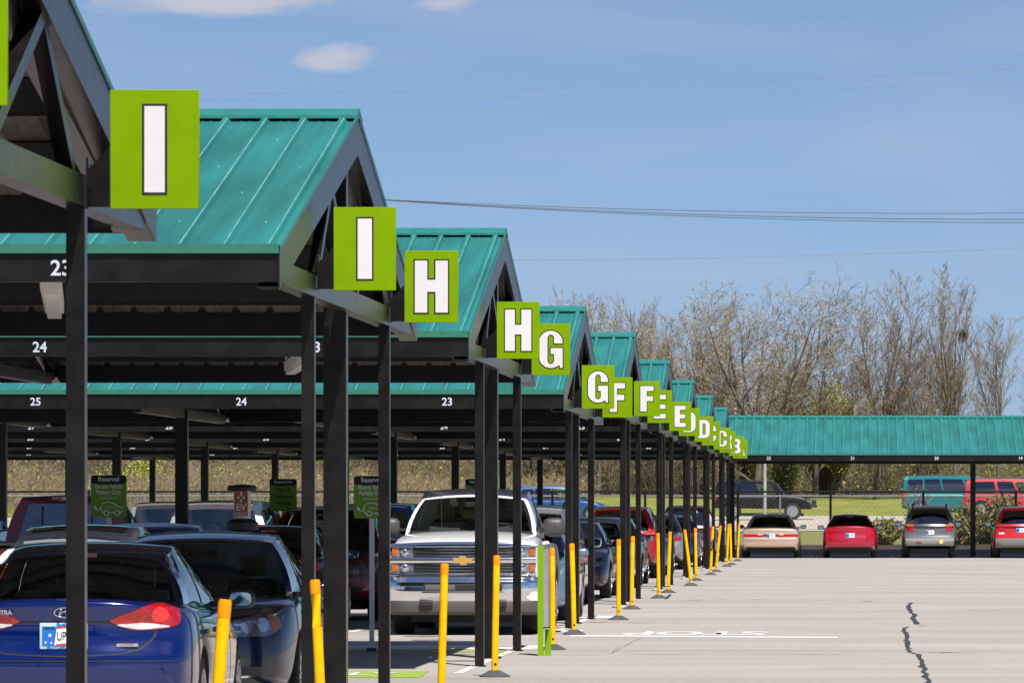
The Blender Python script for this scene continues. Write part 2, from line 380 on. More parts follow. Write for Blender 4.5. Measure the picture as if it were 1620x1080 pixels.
patch_flat('oil_stains', [blob(-5.5+rnd.uniform(-.2, .2), Y, .25, .4) for Y in (54.8, 57.6, 72.9, 75.0, 93, 111, 131)]+[blob(-5.7, 70.8, .18, .3)], .0055, st)
patch_flat('tar_patch', [[g(1058, 940), g(1063, 940), g(1056, 947), g(1051, 947)]], .005, crk)

# ------------------------------------------------------------ canopies
D = 6.1; ZR = 4.77; ZE = 3.45; SLOPE = (ZR-ZE)/D
def zt(y): return ZR-abs(y)*SLOPE
def corr(x0, x1, amp=.034):
    p = []; x = x0; P = .305
    while x < x1-1e-6:
        for dx, dz in ((0, 0), (.022, amp), (.052, amp), (.062, amp-.004), (.084, 0), (.150, 0), (.158, .004), (.170, .004), (.178, 0), (.215, 0), (.223, .004), (.235, .004), (.243, 0)):
            if x+dx < x1: p.append((x+dx, dz))
        x += P
    p.append((x1, 0)); return p
screw = mat('screw_head', (.22, .36, .34), .5)
def canopy(k, Rk, X0, Ln, cols, posts, nums, label, zoff=0, gable_right=True):
    ro = root('carport_canopy', (X0, Rk, zoff), 0, label, 'carport', 'carport canopies in a long receding row')
    prof = corr(-Ln, 0)
    n = len(prof)
    for sgn in (-1, 1):
        b = MB(); y0, y1 = 0.06*sgn, (D+.046)*sgn
        V = [(x, y0, zt(y0)+dz+.012) for x, dz in prof]+[(x, y1, zt(y1)+dz+.012) for x, dz in prof]
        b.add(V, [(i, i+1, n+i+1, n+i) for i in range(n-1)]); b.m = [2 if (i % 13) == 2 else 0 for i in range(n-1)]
        # scattered fixing screws down the pans
        if k < 4:
            for xi in range(int(Ln/.61)):
                for q in range(1, 5):
                    if xi*.61 < 12:
                        x = -.21-xi*.61-(.305 if q % 2 else 0); y = sgn*(q*1.25+rnd.uniform(-.05, .05)); b.box(x-.007, x+.007, y-.010, y+.010, zt(y)+.010, zt(y)+.022, 1)
        o = b.build('roof_panel', [teal, screw, teal_hl], ro, fix=False)
        for p in o.data.polygons:
            if p.normal.z < 0: p.flip()
        b = MB(); V = [(x, y0, zt(y0)+dz-.004) for x, dz in prof]+[(x, y1, zt(y1)+dz-.004) for x, dz in prof]
        b.add(V, [(i, n+i, n+i+1, i+1) for i in range(n-1)])
        b.build('roof_underside', deckm, ro, fix=False)
        # eave: trim and fascia beam
        b = MB(); b.box(-Ln, -.004, *sorted((sgn*(D+.075), sgn*(D+.047))), 3.43, 3.494); b.build('eave_trim', trimg, ro)
        b = MB(); b.box(-Ln, -.004, *sorted((sgn*(D-.01), sgn*(D+.045))), 3.235, 3.487)
        for xs in (-1.2, -8.7, -16.2, -23.7): b.box(xs-.004, xs+.16, *sorted((sgn*(D), sgn*(D+.049))), 3.237, 3.421)
        fa = b.build('fascia', black, ro)
        if sgn < 0:
            for X, s in nums: text('bay_number', s, .148, mat('number_white', (.50, .53, .62), .6), fa, (X-X0, -D-.051, 3.325), offset=.0025, extrude=.001)
        for q in (1.3, 2.55, 3.8, 5.0):
            b = MB(); y = sgn*q; z = zt(y)-.012
            b.box(-Ln+.02, -.13, y-.005, y+.005, z-.2, z); b.box(-Ln+.02, -.13, y-.035, y+.005, z-.208, z-.2); b.box(-Ln+.02, -.13, y-.005, y+.04, z-.006, z+.002)
            b.build('purlin', purl, ro)
    b = MB(); e = .064
    b.prism([(-.27, zt(.27)+e-.024), (-.27, zt(.27)+e), (0, ZR+e+.012), (.27, zt(.27)+e), (.27, zt(.27)+e-.024), (0, ZR+e-.02)], -Ln, 0.015); b.build('ridge_cap', tealcap, ro)
    b = MB(); b.box(-Ln, -.03, -.09, .09, ZR-.10, ZR-.03); b.build('ridge_beam', purl, ro)
    # gable ends
    for xe, s in ((0, 1), (-Ln, -1)):
        for sgn in (-1, 1):
            b = MB(); poly = [(sgn*.002, ZR+.02), (sgn*(D+.05), ZE+.01), (sgn*(D+.05), ZE-.26), (sgn*.002, ZR-.29)]
            b.prism(poly, xe-.0*s, xe-.012*s); poly2 = [(sgn*.002, ZR-.27), (sgn*(D+.03), ZE-.245), (sgn*(D+.03), ZE-.26), (sgn*.002, ZR-.29)]
            b.prism(poly2, xe-.013*s, xe-.16*s); b.build('rake_board', black, ro)
            b = MB(); b.prism([(sgn*.0, ZR+.045), (sgn*(D+.055), ZE+.035), (sgn*(D+.055), ZE+.0), (sgn*.0, ZR+.01)], xe+.004*s, xe+.012*s)
            b.build('rake_trim', tealcap, ro)
        b = MB(); b.box(*sorted((xe-.014*s, xe-.14*s)), -D+.35, D-.35, 3.235, 3.395); b.build('tie_beam', black, ro)
        b = MB()
        for sgn in (-1, 1):
            b.bar((xe-.07*s, sgn*.25, 3.40), (xe-.07*s, sgn*1.9, zt(1.9)-.26), .09, .09)
            b.bar((xe-.07*s, sgn*3.0, 3.40), (xe-.07*s, sgn*1.9, zt(1.9)-.26), .08, .08)
        b.build('gable_bracing', black, ro)
    for i, cx in enumerate(cols):
        x = cx-X0
        b = MB(); b.box(x-.09, x+.09, -.09, .09, -.2-zoff, ZR-.11); b.box(x-.13, x+.13, -.13, .13, 0-zoff, .02-zoff); b.build('column', black, ro)
        b = MB()
        if i: b.box(x-.06, x+.06, -D+.9, D-.9, 3.2, 3.34)
        for sgn in (-1, 1):
            b.bar((x, sgn*.1, ZR-.31), (x, sgn*(D-.08), ZE-.13), .10, .18)
            b.bar((x, sgn*(D-.95), 3.27), (x, sgn*(D-.35), 3.36), .10, .10)
            b.bar((x, sgn*.3, 3.42), (x, sgn*2.2, zt(2.2)-.30), .06, .06)
        b.build('rafter_frame', black, ro)
    for px, py in posts:
        b = MB(); b.box(px-.048, px+.048, py-.048, py+.048, -.2-zoff, 3.233); b.box(px-.07, px+.07, py-.07, py+.07, -zoff, .012-zoff); b.build('end_post', black, ro)
    return ro
LET = 'JIHGFEDCBA'
names = {-1: 'nearest carport canopy, cut off at the upper left, between the J and I signs'}
for k, Rk in zip(range(-1, 8), rows):
    a, b_ = LET[k+1], LET[k+2]
    lab = names.get(k, 'green roofed carport canopy carrying the %s sign in front and the %s sign behind' % (a, b_))
    nums = [(-5.48-2.79*(n-23)+(.09 if k == 0 else 0), str(n)) for n in range(23, 33) if (-5.48-2.79*(n-23)) > -1347/9000*Rk*1.02]
    x3 = {3: -15.3, 4: -15.7, 5: -16.0, 6: -16.2}.get(k, -15.9)
    canopy(k, Rk, -3.9, 30 if k > 2 else 16, [-4.075, -9.8, x3]+([-22, -28] if k > 2 else []), [(-.075, -3.3), (-.062, 3.3)], nums, lab, zoff=-.2 if k == 2 else 0)
    # light strip hung under the roof
    if k < 3:
        f = MB(); f.bar((-5.68, Rk-4.6, 3.30), (-6.38, Rk+.6, 3.30), .15, .10); f.bar((-5.68, Rk-4.6, 3.23), (-6.38, Rk+.6, 3.23), .11, .045)
        f.tube([(-5.85, Rk-3.9, 3.35), (-5.85, Rk-3.9, 3.75)], .012, 6); f.tube([(-6.35, Rk-.2, 3.35), (-6.35, Rk-.2, 4.4)], .012, 6)
        o = f.build('ceiling_light', mat('fixture_white', (.82, .80, .76), .5)); tag(o, 'unlit white strip light hung beneath the canopy that carries the %s sign in front' % a, 'ceiling light', 'strip lights under the canopies')
canopy(9, 195.3, 14.0, 18.3, [4.17, -4.1, 10.2], [], [(-2.75, '22'), (.04, '21'), (2.83, '20'), (5.62, '19'), (8.41, '18')], 'long teal roofed carport across the far end of the lot with bays 22 to 19')

# ------------------------------------------------------------ letter signs
def arc(cx, cy, rx, ry, a0, a1, n=10): return [(cx+rx*math.cos(R(a0+(a1-a0)*i/n)), cy+ry*math.sin(R(a0+(a1-a0)*i/n))) for i in range(n+1)]
H_ = .44; S = .105   # letter height, stem
def letter(ch):
    h = H_; w = .28; s = S; b = .105
    if ch == 'I': return [[(-.052, 0), (.052, 0), (.052, h), (-.052, h)]]
    if ch == 'H':
        W = w/2; m0, m1 = h*.40, h*.63
        return [[(-W, 0), (-W+s, 0), (-W+s, m0), (W-s, m0), (W-s, 0), (W, 0), (W, h), (W-s, h), (W-s, m1), (-W+s, m1), (-W+s, h), (-W, h)]]
    if ch in 'FE':
        W = .115; p = [(-W, 0)]
        if ch == 'E': p += [(W, 0), (W, .085), (-W+s+.005, .085)]
        else: p += [(-W+s+.005, 0)]
        p += [(-W+s+.005, .178), (W-.01, .178), (W-.01, .262), (-W+s+.005, .262), (-W+s+.005, h-.085), (W, h-.085), (W, h), (-W, h)]
        return [p]
    if ch in 'GC':
        W = .14; r = .135; i = W-s+.004
        outer = arc(0, h-r, W, r, 0 if ch == 'C' else 8, 180, 14)+arc(0, r, W, r, 180, 360 if ch == 'C' else 300, 14)
        if ch == 'C':
            return [outer+[(W, .165), (i, .165)]+arc(0, .095, i, .045, 0, -180, 8)+arc(0, h-.095, i, .045, 180, 0, 8)+[(i, h-.165), (W, h-.165)]]
        return [[(W, h-.15)]+outer+[(W-.035, .035), (W-.03, 0), (W, 0), (W, .235), (.0, .235), (.0, .165), (i, .165)]+arc(0, .09, i, .045, 0, -180, 8)+arc(0, h-.09, i, .045, 180, 0, 8)+[(i, h-.15)]]
    if ch == 'D':
        W = .14; r = .12
        return [[(-W, 0)]+[(W-r, 0)]+arc(W-r, r, r, r, -90, 0, 8)[1:]+arc(W-r, h-r, r, r, 0, 90, 8)+[(-W, h)], [(-W+s, .085)]+[(-W+s, h-.085)]+arc(W-s-.03, h-.085-.035, .035, .035, 90, 0, 5)+arc(W-s-.03, .085+.035, .035, .035, 0, -90, 5)]
    if ch == 'B':
        W = .14; r = .09
        return [[(-W, 0), (W-r, 0)]+arc(W-r, r, r, r, -90, 10, 7)[1:]+[(W-.045, h*.53)]+arc(W-r-.005, h-r, r, r, -10, 90, 7)+[(-W, h)],
                [(-W+s, .08), (-W+s, .175), (.02, .175), (.035, .16), (.035, .095), (.02, .08)], [(-W+s, .265), (-W+s, h-.08), (.02, h-.08), (.035, h-.095), (.035, .28), (.02, .265)]]
    if ch == 'A':
        return [[(-.15, 0), (-.045, 0), (-.032, .075), (.032, .075), (.045, 0), (.15, 0), (.065, h), (-.065, h)], [(-.022, .15), (0, .34), (.022, .15)]]
    if ch == 'J': return [[(.0, h), (.105, h), (.105, .12)]+arc(-.01, .12, .115, .12, 0, -180, 12)+[(-.125, .17), (-.02, .17), (-.02, .11)]+arc(-.01, .11, .01, .025, 180, 360, 4)]
for k, Rk in zip(range(-1, 8), rows):
    for sgn, ch in ((-1, LET[k+1]), (1, LET[k+2])):
        Y = Rk+sgn*3.3; z0 = (3.285 if sgn < 0 else 3.223 if k < 0 else 3.264)-(.2 if k == 2 else 0)
        nb = 'front' if sgn < 0 else 'rear'
        if ch in 'J': lab = 'bright green sign cut off by the left edge, on the front of the nearest canopy'
        elif ch == 'A': lab = 'small green sign with a partly hidden letter A, farthest of all the letter signs'
        else: lab = 'bright green sign with a white letter %s on the %s post of %s carport' % (ch, nb, 'the nearer' if sgn > 0 else 'the farther')
        ro = root('letter_sign', (-3.562, Y, z0), rnd.uniform(-.02, .02), lab, 'sign', 'green aisle letter signs')
        b = MB(); b.box(-.2285, .2285, -.006, .006, 0, .61); pn = b.build('panel', signg, ro)
        bevel(pn, .003, 1)
        b = MB(); b.prism([(-.338, .01), (-.23, .01), (-.23, .32), (-.338, .20)], -.02, .012, 'y')
        b.box(-.346, -.334, -.05, .02, .0, .26)
        for zz in (.03, .10, .22): b.tube([(-.325, -.02, zz), (-.325, -.028, zz)], .007, 6)
        b.build('bracket', black, ro)
        loops = letter(ch)
        me = polycurve([offset_loop(lp, .0125) if i == 0 else offset_loop(lp, -.0125) for i, lp in enumerate(loops)], 0, .0008); me.transform(Matrix.Translation((0, -.0078, .085)) @ STAND); me.materials.clear(); me.materials.append(blk)
        o = bpy.data.objects.new('letter_outline', me); link(o, ro)
        me = polycurve(loops, 0, .0008); me.transform(Matrix.Translation((0, -.0105, .085)) @ STAND); me.materials.clear(); me.materials.append(white)
        o2 = bpy.data.objects.new('letter', me); link(o2, o)

# ------------------------------------------------------------ bollards
def bollard(x, y, lx, ly, label, s=1):
    ro = root('bollard', (x, y, 0), rnd.uniform(0, 6), label, 'bollard', 'yellow flexible bollards beside the lane')
    c, s_ = math.cos(-ro.rotation_euler.z), math.sin(-ro.rotation_euler.z); lx, ly = lx*c-ly*s_, lx*s_+ly*c
    b = MB(); b.lathe([(.155, 0), (.155, .012), (.135, .022), (.085, .05), (.055, .066), (.02, .07)], n=24); b.build('base', rub, ro, smooth=35)
    def P(z): t = z/1.22; return (lx*t*(.75+.25*t), ly*t*(.75+.25*t), z)
    b = MB(); zs = [.055, .10, .3, .6, .9, 1.125]; b.tube([P(z) for z in zs], [.034]*6, 16); po = b.build('post', yel, ro, smooth=35)
    b = MB(); b.tube([P(1.125), P(1.2), P(1.218)], [.0355, .0355, .030], 16); b.build('cap_band', orange, ro, smooth=35)
    a = math.atan2(-1, .2)-ro.rotation_euler.z
    q = Vector(P(.13))+Vector((math.cos(a), math.sin(a), 0))*.03
    b = MB(); b.lathe([(.014, -.001), (.014, .0075), (.001, .008)], n=10, c=(0, 0, 0)); o = b.build('bolt_hole', blackm, po); o.rotation_euler = Vector((math.cos(a), math.sin(a), 0)).to_track_quat('Z', 'Y').to_euler(); o.location = q
BL = [(-3.365, 29.8, .085, -.0, 'nearest yellow bollard, leaning right in front of the blue sedan'),
      (-3.53, 38.0, -.055, 0, 'yellow bollard leaning left just left of the wide black column'),
      (-3.52, 48.8, .03, 0, 'yellow bollard standing in front of the white pickup grille'),
      (-3.58, 57.1, .02, 0, 'yellow bollard overlapping the right headlamp of the white pickup'),
      (-3.57, 68.0, -.01, 0, 'yellow bollard just right of the lime green charging post'),
      (-3.71, 76.1, -.03, 0, 'yellow bollard at the left end of the white stop line'),
      (-3.52, 86.0, .0, 0, 'yellow bollard in front of the black columns under the G sign'),
      (-3.67, 95.0, .02, 0, 'yellow bollard in front of the white sedan with the red tail lamp'),
      (-3.60, 106.3, -.02, 0, 'yellow bollard against the black columns under the F sign'),
      (-3.65, 113.3, .04, 0, 'upright yellow bollard beside the dark grey sedan under the F sign'),
      (-3.48, 123.4, -.14, 0, 'yellow bollard leaning sharply left under the E sign'),
      (-3.60, 131.9, -.02, 0, 'yellow bollard right behind the sharply leaning one'),
      (-3.54, 143.0, .06, 0, 'yellow bollard left of the black columns under the D sign'),
      (-3.57, 150.0, .12, 0, 'yellow bollard tilting right beneath the C sign'),
      (-3.58, 163.5, .05, 0, 'third yellow bollard from the far end of the line'),
      (-3.55, 168.0, -.03, 0, 'second yellow bollard from the far end of the line'),
      (-3.60, 180.0, .05, 0, 'farthest yellow bollard, beside the beige sedan')]
for a in BL: bollard(*a)

# ------------------------------------------------------------ reserved signs, charger, charging post
sgk = mat('board_green', (.14, .31, .012), .45); sgt = mat('board_text', (.78, .79, .75), .5)
def ev_sign(x, y, top, label, kind):
    ro = root('reserved_sign', (x, y, 0), rnd.uniform(-.03, .03), label, 'sign', 'reserved parking signs')
    w, h = .21, .50
    b = MB(); b.prism(arc(w-.03, h-.03, .03, .03, 0, 90, 4)+arc(-w+.03, h-.03, .03, .03, 90, 180, 4)+arc(-w+.03, .03, .03, .03, 180, 270, 4)+arc(w-.03, .03, .03, .03, 270, 360, 4), -.006, .006, 'y')
    o = b.build('board', sgk, ro); o.location.z = top-h
    b = MB(); b.prism(arc(w-.035, h-.035, .03, .03, 0, 90, 4)+arc(-w+.035, h-.035, .03, .03, 90, 180, 4)+[(-w+.005, h-.09)]+arc(0, h-.09, w-.005, .022, 180, 360, 8), -.009, -.0062, 'y'); hd = b.build('header', blk, o)
    b = MB(); b.box(-.028, .028, .008, .045, .03, top-.02); b.box(-.05, .05, -.03, .075, 0, .05); pp = b.build('post', wpost, ro)
    b = MB(); b.box(-.055, .055, -.035, .08, .0, .045); b.build('foot', plas, ro)
    ft = -.0092
    if kind == 'ev':
        text('lettering', 'Reserved', .078, sgt, hd, (0, ft-.001, h-.05), offset=.001, xs=.85)
        text('lettering', 'Electric Vehicle', .072, sgt, o, (0, ft, h-.135), offset=.001, xs=.72)
        text('lettering', 'Parking Only', .072, sgt, o, (0, ft, h-.205), offset=.001, xs=.78)
        text('lettering', 'Compliments of', .035, sgt, o, (0, ft, h-.27), xs=.9)
        b = MB(); r = .0075   # car outline with a plug
        car = [(-.06, .06), (-.075, .06), (-.095, .12), (-.075, .165), (-.01, .185), (.06, .17), (.10, .135), (.155, .115), (.165, .08), (.15, .06), (.125, .06)]
        b.tube([(a, ft, c) for a, c in car], r, 6); b.tube([(-.0, ft, .06), (.07, ft, .06)], r, 6)
        b.tube([(-.095, ft, .12), (-.11, ft, .085), (-.13, ft, .08), (-.15, ft, .105)], r*.8, 6); b.tube([(-.145, ft, .10), (-.175, ft, .13)], .016, 6)
        for cx in (-.03, .10): b.tube([(cx+.028*math.cos(i*R(30)), ft, .055+.028*math.sin(i*R(30))) for i in range(13)], r, 6)
        b.build('emblem', sgt, o, smooth=True)
        text('lettering', 'FastCharge', .036, sgt, o, (.035, ft, .12), xs=.8)
    else:
        text('lettering', 'Reserved For', .06, sgt, hd, (0, ft-.001, h-.05), offset=.001, xs=.85)
        for i, s in enumerate(('Top 10', 'Customer', 'Parking')): text('lettering', s, .088, blk, o, (0, ft, h-.17-.10*i), offset=.002, xs=.8)
ev_sign(-5.66, 67.1, 2.07, 'green reserved electric vehicle sign on a full height white post left of the white pickup', 'ev')
ev_sign(-8.76, 67.1, 2.08, 'green reserved electric vehicle sign above the red pickup roof', 'ev')
ev_sign(-8.79, 88.0, 2.14, 'dark green reserved for top 10 customer parking sign between black columns', 'c')
ev_sign(-5.9, 90.0, 2.15, 'green reserved sign mostly hidden behind the white pickup roof', 'c')
ro = root('vehicle_charger', (-7.07, 66.0, 0), 0, 'orange and white EV charging pedestal with a black cap', 'charger')
b = MB(); b.lathe([(.10, 0), (.10, 1.42), (.19, 1.44), (.19, 1.52), (.15, 1.55), (.10, 1.57), (.01, 1.58)], n=20); b.build('pedestal', plas, ro, smooth=35)
b = MB(); b.lathe([(.098, 1.50), (.098, 1.90)], n=24); bo = b.build('body', white, ro, smooth=35)
b = MB(); b.box(-.075, .075, -.104, -.02, 1.60, 1.89); b.build('orange_panel', mat('panel_orange', (.42, .085, .02), .5), bo)
text('lettering', 'EV', .11, white, bo, (0, -.106, 1.70), offset=.003); text('lettering', 'ONLY', .05, white, bo, (0, -.106, 1.625), offset=.001)
b = MB(); b.box(-.012, .012, -.107, -.105, 1.76, 1.88); b.box(-.045, .045, -.107, -.105, 1.80, 1.825); b.build('plug_symbol', white, bo)
b = MB(); b.lathe([(.17, 1.89), (.175, 1.93), (.15, 1.955), (.06, 1.965), (.01, 1.966)], n=24); b.build('cap', plas, ro, smooth=35)
lime = mat('lime_paint', (.17, .34, .0), .5, spec=.2)
ro = root('charging_post', (-3.56, 65.2, 0), R(0), 'lime green charging post with grey side panel beside the white pickup', 'charging post')
b = MB(); b.box(-.035, .03, -.02, .0, 0, 1.26); b.box(.031, .10, .30, .32, 0, .3); b.box(-.035, .10, -.03, .33, 0, .01); b.box(-.035, .03, .0, .30, 1.235, 1.255); b.build('frame', lime, ro)
b = MB(); b.box(-.03, .085, .001, .30, .33, 1.22); sp = b.build('side_panel', mat('panel_grey', (.26, .265, .26), .5, var=.15, vscale=6), ro)
b = MB(); b.prism([(.001, 0), (.28, 0), (.001, .28)], -.02, .02); b.build('gusset', lime, ro)

# ------------------------------------------------------------ fences
def fence(Y, x0, x1, h, sp, label, mt, wire, pitch, ww, zb, phase=0, mid=True):
    ro = root('chain_link_fence', (0, Y, zb), 0, label, 'fence', 'chain link fences')
    b = MB(); b.tube([(x0, 0, h), (x1, 0, h)], .036, 8); b.build('top_rail', mt, ro, smooth=35)
    if mid:
        b = MB(); b.tube([(x0, .02, .06), (x1, .02, .06)], .008, 5); b.build('bottom_wire', mt, ro)
    x = x0+phase; n = 0
    pm = None
    while x < x1:
        if pm is None:
            b = MB(); b.tube([(0, 0, -.3), (0, 0, h+.03), (0, 0, h+.07)], [.045, .045, .01], 8); pm = b.build('fence_post', mt, ro, smooth=35); pm.location.x = x
        else:
            c = pm.copy(); link(c, ro); c.location.x = x
        x += sp
    b = MB(); n = int((x1-x0+h)/pitch)
    V = []; F = []
    for i in range(n):
        for s in (1, -1):
            a = x0+i*pitch
            p, q = ((a-h, 0), (a, h)) if s > 0 else ((a, 0), (a-h, h))
            (xa, za), (xb, zb_) = p, q
            j = len(V); yy = .02*s
            V += [(xa-ww, yy, za), (xa+ww, yy, za), (xb+ww, yy, zb_), (xb-ww, yy, zb_), (xa, yy+ww, za), (xb, yy+ww, zb_)]
            F += [(j, j+1, j+2, j+3), (j+1, j+4, j+5, j+2), (j+4, j, j+3, j+5)]
    b.add(V, F); b.build('mesh_panel', wire, ro, fix=False)
fb = mat('fence_black', (.006, .006, .006), .6, spec=.2)
fence(204.35, -52, 14, 1.98, 3.33, 'black chain link fence behind the far row of parked cars', fb, mat('wire', (.16, .17, .17), .5, metal=.3), .15, .003, .28, phase=1.3)
fence(239, -60, 30, 1.45, 9.0, 'grey galvanised chain link fence further back by the lawn', mat('galv_dull', (.16, .165, .165), .6), mat('wire2', (.06, .065, .065), .6), .24, .003, .72, phase=3.0)

# ------------------------------------------------------------ pole, overhead lines
ro = root('light_pole', (-3.65, 240, .7), 0, 'slim grey metal pole seen above the beige sedan', 'pole')
b = MB(); b.lathe([(.16, 0), (.16, .2), (.075, .25), (.055, 4.4), (.05, 4.5)], n=14); b.build('shaft', galv, ro, smooth=35)
b = MB(); b.box(-.22, .22, -.5, .1, 4.45, 4.6); b.build('lamp_head', galv, ro)
def cable(pts, Y, r, m_, label):
    P = []
    for i in range(61):
        x = -700+i*60; y = sm_l(pts, x)
        P.append(((x-1347)*Y/9000, Y, CAMH+(802-y)*Y/9000))
    b = MB(); b.tube(P, r, 5); o = b.build('power_line', m_, smooth=True); tag(o, label, 'power line', 'overhead lines crossing the sky')
def sm_l(pts, x):
    # quadratic through three points
    (x0, y0), (x1, y1), (x2, y2) = pts
    return y0*(x-x1)*(x-x2)/((x0-x1)*(x0-x2))+y1*(x-x0)*(x-x2)/((x1-x0)*(x1-x2))+y2*(x-x0)*(x-x1)/((x2-x0)*(x2-x1))
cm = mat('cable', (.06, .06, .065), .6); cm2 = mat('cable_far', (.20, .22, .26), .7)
cable([(612, 316), (1077, 333), (1620, 337)], 250, .014, cm, 'topmost strand of the thick dark power line bundle')
cable([(612, 316.5), (1077, 338.5), (1620, 347)], 250, .017, cm, 'middle strand of the thick dark power line bundle')
cable([(612, 317), (1077, 341.5), (1620, 352.5)], 250, .015, cm, 'lowest strand of the thick dark power line bundle')
cable([(300, 149), (1050, 134), (1620, 108)], 300, .012, cm2, 'upper of two thin pale wires high in the sky')
cable([(300, 158), (1050, 148), (1620, 129)], 300, .012, cm2, 'lower of two thin pale wires high in the sky')
cable([(820, 411), (1250, 405), (1620, 392)], 300, .014, cm2, 'single thin wire just above the tree tops')
cable([(1300, 519), (1500, 509), (1620, 503)], 330, .014, cm2, 'faint wire crossing the treetops at the right edge')

# ------------------------------------------------------------ trees
bark = mat('bark', (.13, .105, .088), .9, c2=(.065, .055, .046), vscale=1.5)
twig = mat('twigs', (.27, .215, .165), .9, c2=(.17, .135, .105), vscale=.8)
budy = mat('buds_yellow', (.36, .32, .10), .8, c2=(.22, .2, .05), vscale=2)
budr = mat('buds_brown', (.20, .11, .06), .8, c2=(.15, .09, .05), vscale=2)
def tree_mesh(seed, h, spread, lean, nbud, levels=5, fork=.3, up=.5):
    r = random.Random(seed); tk = MB(); tw = MB(); bd = MB()
    def seg(b, p, q, r0, r1, n):
        d = (q-p).normalized(); a = d.cross(Vector((.3, .2, 1))).normalized(); c = d.cross(a)
        V = [e+(a*math.cos(t)+c*math.sin(t))*rr for e, rr in ((p, r0), (q, r1)) for t in [2*math.pi*k/n for k in range(n)]]
        b.add(V, [(k, (k+1) % n, n+(k+1) % n, n+k) for k in range(n)])
    def grow(p, d, L, rad, lv):
        nseg = (5, 7, 5, 3, 2)[lv]
        pts = [p]; dd = d.copy(); b = tk if lv < 2 else tw; rr = rad; end = (.72, .25, .3, .35, .5)[lv]
        for i in range(nseg):
            jit = (.03, .055, .085, .12, .16)[lv]
            dd = (dd+Vector((r.gauss(0, jit), r.gauss(0, jit), up*(0, .10, .07, .06, .04)[lv]))).normalized()
            q = pts[-1]+dd*L/nseg; r2 = max(.009, rad*(1-(i+1)/nseg*(1-end)))
            seg(b, pts[-1], q, max(rr, .010), r2, (8, 6, 4, 3, 3)[lv]); rr = r2; pts.append(q)
            t = (i+1)/nseg
            if 0 < lv < levels-1 and t > .12:
                for _ in range(r.choice((1, 2, 2)) if lv < 3 else r.choice((1, 1, 2, 2))):
                    a = r.uniform(0, 6.28); el_ = r.uniform(.45, 1.0)*spread
                    side = dd.cross(Vector((math.cos(a), math.sin(a), .15))).normalized()
                    nd = (dd*math.cos(el_)+side*math.sin(el_)); nd.z += .15*up; nd.normalize()
                    grow(q.copy(), nd, L*r.uniform(.32, .56)*(1.15-.5*t), rr*r.uniform(.4, .62), lv+1)
            if lv == 0 and t > fork and r.random() < .75:
                a = r.uniform(0, 6.28); nd = Vector((math.cos(a)*.75*spread, math.sin(a)*.75*spread, .8)).normalized()
                grow(q.copy(), nd, h*r.uniform(.28, .42), rr*r.uniform(.3, .5), 1)
        if lv == 0:
            n = r.choice((3, 4, 4, 5))+(4 if spread > .95 else 0); a0 = r.uniform(0, 6)
            for k in range(n):
                a = a0+6.28*k/n+r.uniform(-.4, .4); s_ = r.uniform(.18, .55)*spread; nd = Vector((math.cos(a)*s_, math.sin(a)*s_, 1)).normalized()
                grow(pts[-1].copy(), nd, h*r.uniform(.5, .66), rr*r.uniform(.55, .75), 1)
        if lv >= levels-2 and nbud:
            for _ in range(nbud):
                if r.random() < .5:
                    c = r.choice(pts)+Vector((r.gauss(0, .12), r.gauss(0, .12), r.gauss(0, .1))); s = r.uniform(.03, .07)
                    a = Vector((r.gauss(0, 1), r.gauss(0, 1), r.gauss(0, 1))).normalized()*s; e = Vector((r.gauss(0, 1), r.gauss(0, 1), r.gauss(0, 1))).normalized()*s*.8
                    bd.add([c-a, c+e, c+a, c-e], [(0, 1, 2, 3)])
    grow(Vector((0, 0, -.3)), Vector((lean, 0, 1)).normalized(), h*fork, .0125*h+.02, 0)
    return tk.mesh('trunk', bark, smooth=True, fix=False), tw.mesh('crown', twig, smooth=False, fix=False), (bd if nbud else None)
TM = []; HT = []
spec = [(1, 13.5, 1.15, .05, 1, 5, .20, .5), (2, 12, .8, -.05, 0, 5, .28, .8), (3, 13, .9, .0, 1, 5, .25, .7), (4, 12, .7, .08, 0, 5, .30, .9), (5, 11, 1.0, -.08, 1, 5, .22, .6), (6, 14, .72, .03, 1, 5, .34, 1.0), (7, 12.5, .8, .05, 0, 5, .3, .8)]
for s in spec:
    a, c, bd = tree_mesh(s[0], s[1], s[2], s[3], s[4], s[5], s[6], s[7])
    TM.append((a, c, bd.mesh('buds', budy if s[0] in (1, 5) else budr, fix=False) if bd else None)); HT.append(sorted(v.co.z for v in c.vertices)[int(len(c.vertices)*.997)]); print('tree', s[0], len(c.polygons))
def tree(i, x, Y, top, rz, label, wid=1.0):
    z = gz(x, Y); sz = (CAMH+(802-top)*Y/9000-z)/HT[i]; sc = sz*wid
    ro = root('tree', (x, Y, gz(x, Y)), rz, label, 'tree', 'bare trees of the woodland edge'); ro.scale = (sc, sc, sz)
    a, c, bd = TM[i]
    link(bpy.data.objects.new('trunk', a), ro); cr = link2('crown', c, ro)
    if bd: link2('buds', bd, cr)
def link2(n, me, p):
    o = bpy.data.objects.new(n, me); link(o, p); return o
def px(x, Y): return (x-1347)*Y/9000
rt = random.Random(11)
